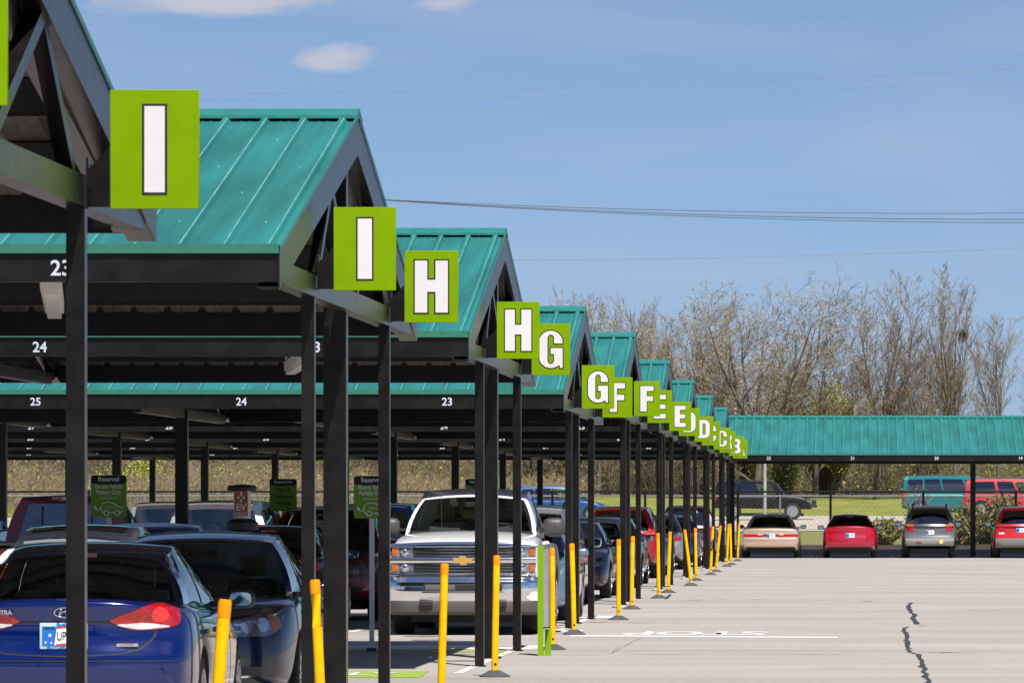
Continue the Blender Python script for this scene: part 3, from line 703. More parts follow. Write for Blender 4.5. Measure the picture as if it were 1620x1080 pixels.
hero = [(0, 1195, 332, 437, .3, 'wide spreading tree with yellow buds left of centre above the far teal roof', 1.35),
        (4, 1110, 336, 480, 1.8, 'budding tree just right of the receding teal roof peaks', 1.0),
        (2, 1292, 338, 476, 2.2, 'pale yellowish tree between the wide spreading tree and the tall dark ones', 1.25),
        (5, 1385, 334, 436, .8, 'tall upright bare tree with rusty seed clusters in the middle of the wood', 1.35),
        (1, 1455, 340, 500, 4.1, 'slender grey bare tree left of the tallest one', .9),
        (5, 1512, 333, 425, 2.9, 'tallest bare tree with a dark nest near the right side', 1.0),
        (6, 1578, 337, 500, 5.1, 'bare tree with upright limbs nearest the right edge', 1.0),
        (3, 1010, 340, 470, .2, 'bare tree behind the carport peak with the F sign', .9),
        (4, 945, 338, 470, 3.3, 'yellow budded tree behind the carport peak with the G sign', .9),
        (1, 872, 343, 452, 1.1, 'leftmost treetop showing above the teal roofs', .9)]
for a in hero: tree(a[0], px(a[1], a[2]), *a[2:])
for i in range(40):
    xx = rt.uniform(840, 1720) if i < 28 else rt.uniform(-40, 840); Y = rt.uniform(344, 372)
    tree(rt.choice((1, 2, 3, 5, 6, 6, 3)), px(xx, Y), Y, rt.uniform(520, 625) if xx > 1060 else rt.uniform(490, 560), rt.uniform(0, 6.28), 'thin bare tree crowded among others in the woodland behind the far carport', rt.uniform(.75, 1))
b = MB()
for i in range(260):
    c = Vector((0, 0, 0))+Vector((rt.gauss(0, .13), rt.gauss(0, .13), rt.gauss(0, .17))); d = Vector((rt.gauss(0, 1), rt.gauss(0, 1), rt.gauss(0, 1))).normalized()*.18
    b.bar(c-d, c+d, .012)
o = b.build('nest', bark, fix=False); o.location = (px(1523, 333), 333, CAMH+(802-530)*333/9000); tag(o, 'dark twiggy nest high in the tallest tree', 'nest')
# undergrowth: thickets of stems, one mass
def thicket(name, n, x0, x1, y0, y1, h0, h1, seed, mats, leafp, label, dens=None):
    r = random.Random(seed); b = MB()
    for i in range(n):
        x = r.uniform(x0, x1); Y = r.uniform(y0, y1); z = gz(x, Y)-.1
        H = r.uniform(h0, h1)*(.75+.25*math.sin(x*.35+1.3*math.sin(x*.13)))
        p = Vector((x, Y, z)); d = Vector((r.gauss(0, .16), r.gauss(0, .16), 1)).normalized(); rad = r.uniform(.012, .045); pts = [p]
        for k in range(4):
            q = pts[-1]+d*H/4; d = (d+Vector((r.gauss(0, .13), r.gauss(0, .13), .02))).normalized(); pts.append(q)
        b.tube(pts, [rad, rad*.85, rad*.7, rad*.5, rad*.25], 3, 0 if r.random() < .5 else 1, cap=False)
        for k in range(7):
            s = r.choice(pts[1:]); e = Vector((r.gauss(0, 1), r.gauss(0, .6), r.uniform(-.2, 1.2))).normalized()*r.uniform(.4, 1.2); b.tube([s, s+e*.5+Vector((0, 0, .05)), s+e], [.012, .010, .006], 3, 1, cap=False)
            lp_ = leafp(x) if callable(leafp) else leafp
            if r.random() < lp_:
                for _ in range(5):
                    c = s+e*r.uniform(.3, 1.1)+Vector((r.gauss(0, .12),)*1+(r.gauss(0, .12), r.gauss(0, .12))); a = Vector((r.gauss(0, 1), r.gauss(0, 1), r.gauss(0, 1))).normalized()*r.uniform(.03, .09); f = Vector((r.gauss(0, 1), r.gauss(0, 1), r.gauss(0, 1))).normalized()*r.uniform(.03, .08)
                    b.add([c-a, c+f, c+a, c-f], [(0, 1, 2, 3)], 2 if r.random() < .65 else 3)
    o = b.build(name, mats, fix=False); tag(o, label, 'undergrowth', kind='stuff')
    return o
olive = mat('leaf_olive', (.15, .15, .03), .8, c2=(.09, .10, .025), vscale=1); lgreen = mat('leaf_light', (.30, .34, .04), .8)
brn = mat('brush_brown', (.29, .21, .15), .9, c2=(.16, .12, .085), vscale=.35)
bdk = mat('brush_dark', (.17, .13, .09), .9, c2=(.09, .075, .045), vscale=.3)
thicket('undergrowth', 5200, -56, 14, 346, 372, 1.6, 3.6, 5, [bark, bdk, olive, lgreen], lambda x: .30 if x < -10 else .5, 'tangled brown undergrowth filling the wood behind the fence')
thicket('undergrowth', 3600, -62, -9, 350, 380, 3.5, 6, 6, [bark, brn, olive, lgreen], .2, 'dense brown thicket seen under the left carports')
thicket('undergrowth', 1500, -14, 15, 352, 380, 2.5, 5, 9, [bark, bdk, olive, lgreen], .25, 'brown thicket behind the far teal canopy')
thicket('undergrowth', 3400, -58, -15, 292, 346, 1.0, 2.3, 15, [bark, brn, olive, lgreen], .22, 'low tan brush in front of the wood seen under the left carports')
def bush(x, Y, w, h, n, mats, seed, name, label, cat='shrub', group=None):
    r = random.Random(seed); ro = root(name, (x, Y, gz(x, Y)), 0, label, cat, group); b = MB(); s = MB()
    for i in range(int(n/14)):
        a = r.uniform(0, 6.28); t = r.uniform(.2, 1); q = Vector((math.cos(a)*w*.5*t, math.sin(a)*w*.5*t, h*r.uniform(.6, 1)*(1-.4*t*t)))
        s.tube([(q.x*.15, q.y*.15, -.1), tuple(q*.55+Vector((0, 0, .05))), tuple(q)], [.02, .014, .006], 3, cap=False)
        for k in range(14):
            c = q*r.uniform(.45, 1.05)+Vector((r.gauss(0, .1), r.gauss(0, .1), r.gauss(0, .1))); sc = r.uniform(.035, .085)
            e = Vector((r.gauss(0, 1), r.gauss(0, 1), r.gauss(0, 1))).normalized()*sc; f = Vector((r.gauss(0, 1), r.gauss(0, 1), r.gauss(0, 1))).normalized()*sc
            b.add([c-e, c+f, c+e, c-f], [(0, 1, 2, 3)], 0 if r.random() < .6 else 1)
    s.build('stems', bark, ro, fix=False); b.build('foliage', mats, ro, fix=False)
bush(px(228, 338), 338, 3.0, 2.3, 4200, [lgreen, mat('leaf_lime', (.42, .44, .04), .8)], 3, 'shrub', 'bright yellow green bush seen beyond the silver van')
bush(px(1308, 342), 342, 4.6, 7.4, 11000, [mat('leaf_spring', (.46, .46, .03), .8), lgreen], 4, 'shrub', 'yellow green leafing shrub rising above the far teal roof')
bush(px(1180, 338), 338, 2.6, 4.4, 2200, [lgreen, olive], 12, 'shrub', 'light green leafy bush right of the farthest letter sign')
bush(px(1243, 336), 336, 2.4, 3.4, 2600, [mat('leaf_dark', (.05, .11, .015), .8), olive], 13, 'shrub', 'dark green bush above the hood of the black off-road car')
drb = mat('leaf_dry', (.22, .20, .06), .85, c2=(.14, .12, .05), vscale=3)
for i, (x, y, w_, h_, lab) in enumerate(((1400, 206.4, 1.5, .95, 'low scrubby shrub between the red sedan and the grey off-road car'), (1535, 206.5, 1.9, 1.45, 'scrubby shrub right of the grey off-road car'), (1590, 206.6, 1.6, 1.9, 'tallest scrubby shrub left of the red hatchback at the right edge'), (1640, 206.5, 1.6, 1.5, 'scrubby shrub at the right edge beyond the fence'), (1512, 206.2, 1.1, .8, 'small scrubby shrub just behind the grey off-road car'), (1560, 208, 1.8, 1.0, 'low scrubby shrub under the far post'))):
    bush(px(x, y), y, w_, h_, 2600, [drb, olive], 20+i, 'shrub', lab, group='scrubby shrubs behind the fence')
# sapling in front of the teal van
ro = root('sapling', (px(1447, 208), 208, gz(0, 208)), 0, 'small bare sapling in front of the teal van', 'tree')
a, c, _ = tree_mesh(31, 2.6, .75, .1, 0, 3, .2, .9)
o1 = link2('trunk', a, ro); o2 = link2('crown', c, ro)
# ------------------------------------------------------------ vehicles
def paint(name, c, metal=.35, rough=.32):
    return mat('paint_'+name, c, rough, metal=metal, coat=1, var=.03)
def car_body(P):
    L, W = P['L'], P['W']; hw = W/2; yR, yF = -L/2, L/2
    ys = [yR, yR+.05, yR+.13, yR+.26, yR+.45]; n = 20
    ys += [yR+.45+(L-.9)*i/n for i in range(1, n)]+[yF-.45, yF-.26, yF-.13, yF-.05, yF]
    deck, belt, bot = P['deck'], P['belt'], P['bot']
    er, ef = P.get('er', .80), P.get('ef', .74); rr, rf = P.get('rr', .7), P.get('rf', 1.1)
    def wf(y):
        d = y-yR; f = 1.0
        if d < rr: f = er+(1-er)*math.sqrt(max(0, 1-(1-d/rr)**2))
        d = yF-y
        if d < rf: f = min(f, ef+(1-ef)*math.sqrt(max(0, 1-(1-d/rf)**2)))
        return f
    pr, pf = P['pr'], P['pf']; cr, cf = P.get('cr', .12), P.get('cf', .22)
    tum = P.get('tum', .93)
    def ring(y):
        zb, zs, ztp = interp(bot, y), sm(belt, y), sm(deck, y); ww = hw*wf(y); g_ = P.get('crease', .965)
        hgt = zs-zb
        return [(0, zb), (.6*ww, zb), (.9*ww, zb+.01), (.965*ww, zb+.08), (.995*ww, zb+hgt*.32), (1.0*ww, zb+hgt*.52), (.993*ww, zb+hgt*.74), (g_*ww, zs-.045), (tum*ww, zs), (tum*.93*ww, zs+(ztp-zs)*.55), (.55*ww, ztp-.012*(1 if ztp > zs else 0)), (0, ztp)]
    def deform(x, y, z):
        dr = y-yR; df = yF-y
        if dr < .7: k = (1-dr/.7)**1.3; y += k*(interp(pr, z)+cr*(x/hw)**2)
        if df < .9: k = (1-df/.9)**1.3; y -= k*(interp(pf, z)+cf*(x/hw)**2)
        return (x, y, z)
    V = []; F = []; MI = []; nr = 12; m_ = 2*nr-2
    rings = []
    for y in ys:
        r = ring(y); full = [(x, z) for x, z in r]+[(-x, z) for x, z in r[-2:0:-1]]
        rings.append(full)
        V += [deform(x, y, z) for x, z in full]
    ca, cb = P['cab_y']
    for i in range(len(ys)-1):
        ym = (ys[i]+ys[i+1])/2
        for k in range(m_):
            F.append((i*m_+k, i*m_+(k+1) % m_, (i+1)*m_+(k+1) % m_, (i+1)*m_+k))
            kk = k if k < nr-1 else m_-1-k
            MI.append(1 if (kk >= 9 and ca < ym < cb) or kk < 2 else 0)
    for e, i in ((0, 0), (1, len(ys)-1)):   # end caps as rows 2..9
        full = rings[i]; y = ys[i]; base = i*m_
        rows_ = []
        for j in range(2, 10):
            a, b_ = base+j, base+(m_-j)
            if j == 2: mid = [base+1, base+0, base+m_-1]
            elif j == 9: mid = [base+10, base+11, base+12]
            else:
                x, z = full[j]; mid = []
                for u in (.55, 0, -.55): mid.append(len(V)); V.append(deform(x*u, y, z+(0)))
            rows_.append([a]+mid+[b_])
        for r0, r1 in zip(rows_, rows_[1:]):
            for q in range(4):
                F.append((r0[q], r0[q+1], r1[q+1], r1[q])); MI.append(0)
    me = bpy.data.meshes.new('body'); me.from_pydata(V, [], F); me.polygons.foreach_set('material_index', MI)
    me.materials.append(blackm); me.materials.append(dashm)
    b = bmesh.new(); b.from_mesh(me); bmesh.ops.recalc_face_normals(b, faces=b.faces); b.to_mesh(me); b.free()
    o = bpy.data.objects.new('tmp', me); col.objects.link(o)
    s = o.modifiers.new('s', 'SUBSURF'); s.levels = s.render_levels = P.get('sub', 2)
    cut = MB(); wr = P['wr']+.055
    for ya in P['axles']:
        for sx in (-1, 1):
            x0, x1 = sorted((sx*(hw-.30), sx*(hw+.2)))
            prof = [(.001, x0), (wr, x0), (wr, x1), (.001, x1)]
            cut.lathe(prof, axis='x', n=36, c=(0, ya, P['wr']+.01), mi=1)
    cm_ = cut.mesh('cut', [dashm, dashm]); co = bpy.data.objects.new('cut', cm_); col.objects.link(co)
    bm = o.modifiers.new('b', 'BOOLEAN'); bm.object = co; bm.operation = 'DIFFERENCE'; bm.solver = 'EXACT'
    out = eval_mesh(o); bpy.data.objects.remove(o); bpy.data.objects.remove(co)
    out.polygons.foreach_set('use_smooth', [True]*len(out.polygons)); out.set_sharp_from_angle(angle=R(48))
    return out
def lerp(a, b, t): return a+(b-a)*t
def cabin(P):
    """returns frame MB, glass MBs; pillars as bilinear panels between belt and roof"""
    c = P['cab']; wb, wr_ = c['wb'], c['wr']; yaf, yrf, yrr, ycr = c['y']; zaf, zcr = c['zb']; H = P['H']; zrf, zrr = H-c.get('df', .06), H-c.get('dr', .05)
    arch = c.get('arch', .05); crown = c.get('crown', .035); wrr = c.get('wrr', wr_-.03); wbr = c.get('wbr', wb)
    bf, br = c.get('bf', .22), c.get('br', .18)
    def zr(v): return lerp(zrf, zrr, v)+arch*4*v*(1-v)
    def wt(v): return lerp(wr_, wrr, v)+.015*4*v*(1-v)
    def zbelt(s): return lerp(zaf, zcr, s)
    def side(s, t, sx):
        b0 = Vector((lerp(wb, wbr, s), lerp(yaf, ycr, s), zbelt(s))); t0 = Vector((wt(s), lerp(yrf, yrr, s), zr(s)))
        p = b0.lerp(t0, t); p.x += c.get('bulge', .035)*4*t*(1-t); p.x *= sx; return p
    def wind(u, t):
        b0 = Vector((wb*u, yaf+bf*(1-u*u), zaf+.01*(1-u*u))); t0 = Vector((wr_*u, yrf+bf*.35*(1-u*u), zrf+crown*(1-u*u)))
        p = b0.lerp(t0, t); p.z += .035*4*t*(1-t)*(1-u*u*.5); p.x += .035*4*t*(1-t)*(u**3 if abs(u) > .9 else 0); return p
    def rear(u, t):
        b0 = Vector((wbr*u, ycr-br*(1-u*u), zcr+.01*(1-u*u))); t0 = Vector((wrr*u, yrr-br*.4*(1-u*u), zrr+crown*(1-u*u)))
        p = b0.lerp(t0, t); p.z += c.get('rb', .03)*4*t*(1-t)*(1-u*u*.5); p.x += .035*4*t*(1-t)*(u**3 if abs(u) > .9 else 0); return p
    def roof(u, v):
        # the side surface's rounded shoulder carries on into the roof
        x = wt(v)*u; y = lerp(yrf+bf*.35*(1-u*u), yrr-br*.4*(1-u*u), v); return Vector((x, y, zr(v)+crown*(1-u*u)))
    fr = MB(); gl = MB(); gp_ = MB()
    def panel(fn, us, ts, cells, inset, key):
        """cells: (u0,u1,t0,t1,kind); kind g glass, p privacy, k black"""
        U = sorted(set([round(x, 4) for x in us]+[round(x, 4) for q in cells for x in q[:2]])); T = sorted(set([round(x, 4) for x in ts]+[round(x, 4) for q in cells for x in q[2:4]]))
        def kind(u, t):
            for u0, u1, t0, t1, k in cells:
                if u0 < u < u1 and t0 < t < t1: return k
            return 'f'
        for i in range(len(U)-1):
            for j in range(len(T)-1):
                k = kind((U[i]+U[i+1])/2, (T[j]+T[j+1])/2); q = [fn(U[i], T[j]), fn(U[i+1], T[j]), fn(U[i+1], T[j+1]), fn(U[i], T[j+1])]
                if k in 'gp':
                    n_ = (q[1]-q[0]).cross(q[3]-q[0]).normalized()
                    ctr = sum(q, Vector())/4
                    if n_.dot(ctr-Vector((0, (yaf+ycr)/2, zaf-.3))) < 0: n_ = -n_
                    (gl if k == 'g' else gp_).add([p-n_*inset for p in q], [(0, 1, 2, 3)])
                else: fr.add(q, [(0, 1, 2, 3)], 1 if k == 'k' else 0)
    lin = lambda a, b, n: [a+(b-a)*i/n for i in range(n+1)]
    for sx in (-1, 1): panel(lambda s, t: side(s, t, sx), lin(0, 1, 14), lin(0, 1, 6), c['side'], .004, 's')
    panel(wind, lin(-1, 1, 12), lin(0, 1, 6), c['front'], .003, 'w')
    panel(rear, lin(-1, 1, 12), lin(0, 1, 6), c['rear'], .003, 'r')
    panel(roof, lin(-1, 1, 12), lin(0, 1, 14), c.get('roof', []), .003, 't')
    return fr, gl, gp_, dict(side=side, wind=wind, rear=rear, roof=roof)
def weld(me, d=.002, ang=50):
    b = bmesh.new(); b.from_mesh(me); bmesh.ops.remove_doubles(b, verts=b.verts, dist=d); bmesh.ops.recalc_face_normals(b, faces=b.faces); b.to_mesh(me); b.free()
    me.polygons.foreach_set('use_smooth', [True]*len(me.polygons)); me.set_sharp_from_angle(angle=R(ang))
WHEELS = {}
def wheel(parent, P, x, y, sx, dark=False):
    r = P['wr']; w_ = P.get('tw', .215); key = (r, w_, P.get('spokes', 7), dark)
    if key not in WHEELS:
        b = MB(); b.lathe([(r*.66, -w_/2+.012), (r*.70, -w_/2), (r*.93, -w_/2+.004), (r, -w_/2+.03), (r, w_/2-.03), (r*.93, w_/2-.004), (r*.70, w_/2), (r*.66, w_/2-.012), (r*.64, w_/2-.05), (.02, w_/2-.06)], axis='x', n=36)
        t = b.mesh('tyre', tyre, smooth=35)
        b = MB(); b.lathe([(r*.655, w_/2-.015), (r*.67, w_/2+.004), (r*.63, w_/2+.004), (r*.60, w_/2-.04), (r*.60, w_/2-.05)], axis='x', n=36)
        n = P.get('spokes', 7)
        for i in range(n):
            a = 2*math.pi*i/n; ca, sa = math.cos(a), math.sin(a)
            b.bar((w_/2-.012, ca*r*.10, sa*r*.10), (w_/2-.016, ca*r*.64, sa*r*.64), r*.13, .03, up=(1, 0, 0))
        b.lathe([(r*.19, w_/2-.03), (r*.17, w_/2+.006), (.01, w_/2+.008)], axis='x', n=16)
        WHEELS[key] = (t, b.mesh('rim', greyp if dark else rimm, smooth=35))
    t, ri = WHEELS[key]
    o = bpy.data.objects.new('wheel', t); link(o, parent); o.name = 'wheel'; o.location = (x, y, r); o.rotation_euler = (0, 0, 0 if sx > 0 else math.pi)
    link2('rim', ri, o); return o
class Surf:
    def __init__(s, meshes):
        b = bmesh.new()
        for me in meshes: b.from_mesh(me)
        s.bvh = BVHTree.FromBMesh(b); b.free()
    def ray(s, o, d):
        h = s.bvh.ray_cast(Vector(o), Vector(d).normalized())
        return (h[0], h[1]) if h[0] is not None else (None, None)
def conform(S, shape, proj, nu, nv, off, thick=.012):
    """shape: (top pts, bottom pts) in (a,z); proj(a,z)->(origin,dir)"""
    top, bot = shape; b = MB(); G = []
    def at(tab, s):
        a0, a1 = tab[0][0], tab[-1][0]; a = a0+(a1-a0)*s
        if a1 < a0: return a, interp([(-p, q) for p, q in tab], -a)
        return a, interp(tab, a)
    for j in range(nv+1):
        row = []
        for i in range(nu+1):
            s = i/nu; ta, tz = at(top, s); ba, bz = at(bot, s); a = lerp(ta, ba, j/nv); z = lerp(tz, bz, j/nv)
            o, d = proj(a, z); h, n = S.ray(o, d)
            if h is None: row.append(None); continue
            if n.dot(Vector(d)) > 0: n = -n
            row.append((h+n*off, h-n*thick))
        G.append(row)
    idx = {}; V = []
    def vid(i, j, k):
        if G[j][i] is None: return None
        if (i, j, k) not in idx: idx[(i, j, k)] = len(V); V.append(G[j][i][k])
        return idx[(i, j, k)]
    F = []
    for j in range(nv):
        for i in range(nu):
            q = [vid(i, j, 0), vid(i+1, j, 0), vid(i+1, j+1, 0), vid(i, j+1, 0)]
            if None not in q: F.append(tuple(q))
    edge = [(i, 0) for i in range(nu)]+[(nu, j) for j in range(nv)]+[(i, nv) for i in range(nu, 0, -1)]+[(0, j) for j in range(nv, 0, -1)]
    for (i, j), (i2, j2) in zip(edge, edge[1:]+edge[:1]):
        q = [vid(i, j, 0), vid(i, j, 1), vid(i2, j2, 1), vid(i2, j2, 0)]
        if None not in q: F.append(tuple(q))
    b.add(V, F); return b
def projs(P):
    yR, yF, hw = -P['L']/2, P['L']/2, P['W']/2; cx = P.get('cx', hw-.42)
    def rearp(a, z): return (a, yR-2, z), (0, 1, 0)
    def frontp(a, z): return (a, yF+2, z), (0, -1, 0)
    def wrapr(sx, cxx=cx, cy=.45):   # a in degrees: 0 straight back, 90 out to the side; negative a = metres*100 inboard
        def f(a, z):
            if a < 0: return (sx*(cxx+a/100), yR-2, z), (0, 1, 0)
            t = R(a); d = Vector((sx*math.sin(t), -math.cos(t), 0)); c = Vector((sx*cxx, yR+cy, z)); return c+d*3, -d
        return f
    def wrapf(sx, cxx=cx, cy=.55):
        def f(a, z):
            if a < 0: return (sx*(cxx+a/100), yF+2, z), (0, -1, 0)
            t = R(a); d = Vector((sx*math.sin(t), math.cos(t), 0)); c = Vector((sx*cxx, yF-cy, z)); return c+d*3, -d
        return f
    def sidep(sx): return lambda a, z: ((sx*3, a, z), (-sx, 0, 0))
    return rearp, frontp, wrapr, wrapf, sidep
CACHE = {}
def make_car(name, P, pm, x, y, face, label, cat, group='cars parked beneath the canopies', rot=0, glassrear=None, plate=None, detail=2, plow=None):
    """face=1 looks away from the camera (nose +Y), -1 nose toward the camera; x,y = centre"""
    ro = root(name, (x, y, P.get('z', 0)), (0 if face > 0 else math.pi)+rot if abs(face) == 1 else rot, label, cat, group)
    key = P['key']
    if key not in CACHE:
        bme = car_body(P); fr, gl, gp_, fn = cabin(P); fm = fr.mesh('cabin_frame', [blackm, blackm], fix=False); weld(fm)
        gm = gl.mesh('window_glass', glass, fix=False) if gl.v else None; pmh = gp_.mesh('rear_glass', glassd, fix=False) if gp_.v else None
        for q in (gm, pmh):
            if q: weld(q, .004, 60)
        CACHE[key] = (bme, fm, gm, pmh, Surf([bme, fm]), fn)
    bme, fm, gm, pg, S, fn = CACHE[key]
    bm = bme.copy(); bm.materials[0] = pm
    if P.get('lower'): pass
    body = bpy.data.objects.new('body', bm); link(body, ro)
    f2 = fm.copy(); f2.materials[0] = P.get('roofmat') or pm; f2.materials[1] = plas
    fo = bpy.data.objects.new('cabin_frame', f2); link(fo, ro)
    if gm: link2('window_glass', gm, ro)
    if pg: link2('window_glass', pg, ro)
    L, W, H = P['L'], P['W'], P['H']; hw = W/2; yR, yF = -L/2, L/2
    for ya in P['axles']:
        for sx in (-1, 1): wheel(ro, P, sx*(hw-P.get('tw', .215)/2-.012), ya, sx, P.get('darkwheel', False))
    b = MB(); b.box(-hw*.72, hw*.72, yR+.35, yF-.4, .17, .32)
    for ya in P['axles']: b.tube([(-hw+.1, ya, P['wr']), (hw-.1, ya, P['wr'])], .05, 8)
    b.build('underbody', blackm, ro)
    rearp, frontp, wrapr, wrapf, sidep = projs(P)
    c = P['cab']; yaf, yrf, yrr, ycr = c['y']; zb = c['zb'][0]
    # seats and dashboard
    sm_ = P.get('seat', seatm)
    for sy in P.get('seats', (yrf-.45, yrr+.55)):
        for sx in (-1, 1):
            b = MB(); X = sx*W*.2; zt_ = min(H-.30, zb+.17); w2 = W*.13
            V = [(X-w2, sy, zb-.12), (X+w2, sy, zb-.12), (X+w2*.85, sy-.10, zt_), (X-w2*.85, sy-.10, zt_), (X-w2, sy-.12, zb-.12), (X+w2, sy-.12, zb-.12), (X+w2*.85, sy-.19, zt_), (X-w2*.85, sy-.19, zt_)]
            b.add(V, [(0, 1, 2, 3), (7, 6, 5, 4), (0, 4, 5, 1), (1, 5, 6, 2), (2, 6, 7, 3), (3, 7, 4, 0)])
            o = b.build('seat', sm_, ro); bevel(o, .03, 2)
            b = MB(); hh = zt_+.02; b.box(X-.11, X+.11, sy-.22, sy-.12, hh, hh+.17); o2 = b.build('headrest', sm_, o); bevel(o2, .035, 2)
    b = MB(); b.prism([(yaf-.06, zb-.02), (yaf+.03, zb+.015), (yaf-.25, zb+.05), (yaf-.42, zb+.03), (yaf-.45, zb-.05)], -c['wb']+.06, c['wb']-.06); b.build('dashboard', dashm, ro)
    if detail > 1:
        b = MB(); p = fn['wind'](0, .86); b.box(-.13, .13, p.y-.16, p.y-.12, p.z-.10, p.z-.03); o = b.build('interior_mirror', dashm, ro); bevel(o, .015)
        b = MB(); sx = -1; b.tube([(-W*.2+.18*math.cos(R(20*i)), yaf-.62+.06*math.sin(R(20*i)), zb-.02+.17*math.sin(R(20*i))) for i in range(19)], .014, 6); b.build('steering_wheel', dashm, ro, smooth=True)
    # door mirrors
    for sx in (-1, 1):
        mw, mh, md = P.get('mir', (.21, .14, .10)); X = sx*(max(c['wb'], hw*.93)+.04); Y = yaf-.22; Z = zb+.075+mh*.1
        b = MB(); prof = [(0, .55, .55), (.18, .9, .85), (.5, 1, 1), (.82, .98, .95), (1, .82, .80)]
        V = []; nn = 14
        for t, a_, h_ in prof:
            for k in range(nn):
                an = 2*math.pi*k/nn; cc, ss = math.cos(an), math.sin(an); cc = math.copysign(abs(cc)**.6, cc); ss = math.copysign(abs(ss)**.6, ss)
                V.append((X+sx*(mw*.5)+cc*mw*.5*a_, Y+md*.6-t*md, Z+ss*mh*.5*h_))
        F = [(i*nn+k, i*nn+(k+1) % nn, (i+1)*nn+(k+1) % nn, (i+1)*nn+k) for i in range(4) for k in range(nn)]+[tuple(range(nn)), tuple(4*nn+k for k in range(nn))]
        b.add(V, F); mo = b.build('door_mirror', P.get('mirmat') or pm, ro, smooth=45)
        b = MB(); b.prism([(X+sx*.02-sx*.16, Z-.06), (X+sx*.05, Z-.05), (X+sx*.05, Z-.015), (X-sx*.16, Z-.01)], Y-.03, Y+.03, 'y'); b.build('mirror_arm', plas, mo)
        b = MB(); b.add([(X+sx*mw*.5+math.copysign(abs(math.cos(t))**.6, math.cos(t))*mw*.39, Y-md*.4-.001-.004, Z+math.copysign(abs(math.sin(t))**.6, math.sin(t))*mh*.36) for t in [2*math.pi*k/16 for k in range(16)]], [tuple(range(16))])
        b.build('mirror_glass', mat('mirror', (.30, .42, .45), .03, metal=1), mo, fix=False)
    # door seams, handles
    zlo = interp(P['bot'], 0)+.12
    seams = P.get('seams', (yaf-.15, lerp(yaf, ycr, .47), lerp(yaf, ycr, .86)))
    for sx in (-1, 1):
        for i, sy in enumerate(seams):
            o = conform(S, ([(sy-.006, zb-.03), (sy+.006, zb-.03)], [(sy-.006, zlo), (sy+.006, zlo)]), sidep(sx), 1, 8, .0015, .004).build('door_seam', blackm, body, fix=False)
        for sy in (seams[1]+.16, seams[2]+.16):
            o = conform(S, ([(sy-.09, zb-.10), (sy+.09, zb-.10)], [(sy-.09, zb-.135), (sy+.09, zb-.135)]), sidep(sx), 4, 2, .028, .0).build('door_handle', P.get('handle') or pm, body, smooth=40, fix=False)
    if P.get('cladding'):
        for sx in (-1, 1):
            conform(S, ([(P['axles'][0]+.45, .42), (P['axles'][1]-.45, .42)], [(P['axles'][0]+.45, .26), (P['axles'][1]-.45, .26)]), sidep(sx), 10, 3, .012).build('side_cladding', P['cladding'], body, smooth=40, fix=False)
    # lamps
    t = P.get('tail')
    if t:
        for sx in (-1, 1):
            tl = conform(S, t['s'], wrapr(sx), 24, 10, .008).build('tail_lamp', lens_r, body, smooth=40, fix=False)
            if 'w' in t: conform(S, t['w'], wrapr(sx), 8, 4, .012).build('reverse_lamp', lens_w, tl, smooth=40, fix=False)
            if 'o' in t: conform(S, t['o'], wrapr(sx), 8, 4, .012).build('indicator', lens_o, tl, smooth=40, fix=False)
            for a, z, r_ in t.get('ring', ()):
                arc_ = [(a+r_*230*math.sin(R(-90+22.5*q)), r_*math.cos(R(-90+22.5*q))) for q in range(9)]
                conform(S, ([(p, z+q) for p, q in arc_], [(p, z-q) for p, q in arc_]), wrapr(sx), 10, 5, .0105, 0).build('lamp_reflector', mat('lamp_bright_red', (.80, .03, .02), .15, coat=1), tl, smooth=40, fix=False)
            if 'split' in t:
                a = t['split']; conform(S, ([(a-.5, t['s'][0][0][1]), (a+.5, t['s'][0][0][1])], [(a-.5, t['s'][1][-1][1]-.1), (a+.5, t['s'][1][-1][1]-.1)]), wrapr(sx), 1, 6, .0095).build('lamp_seam', blackm, tl, fix=False)
    t = P.get('head')
    if t:
        for sx in (-1, 1):
            hl = conform(S, t['s'], wrapf(sx), 24, 10, .008).build('headlamp', lens_h, body, smooth=40, fix=False)
            if 'o' in t: conform(S, t['o'], wrapf(sx), 5, 4, .011).build('indicator', lens_o, hl, smooth=40, fix=False)
            for a, z, r_ in t.get('bulb', ()):
                w_ = r_*110 if a < 0 else r_*130; arc_ = [(a+w_*math.sin(R(-90+22.5*q)), r_*math.cos(R(-90+22.5*q))) for q in range(9)]
                conform(S, ([(p, z+q) for p, q in arc_], [(p, z-q) for p, q in arc_]), wrapf(sx), 8, 4, .0115, 0).build('lamp_bowl', mat('lamp_bowl', (.62, .64, .68), .15, metal=.8, coat=1), hl, smooth=40, fix=False)
    for spec_ in P.get('extra', ()):
        nm, shp, pj, mt_, off = spec_[:5]; pf_ = {'r': rearp, 'f': frontp}.get(pj)
        if pf_: conform(S, shp, pf_, spec_[5] if len(spec_) > 5 else 12, 4, off).build(nm, mt_ or pm, body, smooth=40, fix=False)
        else:
            for sx in (-1, 1): conform(S, shp, (wrapr if pj == 'wr' else wrapf)(sx) if pj != 's' else sidep(sx), 10, 4, off).build(nm, mt_ or pm, body, smooth=40, fix=False)
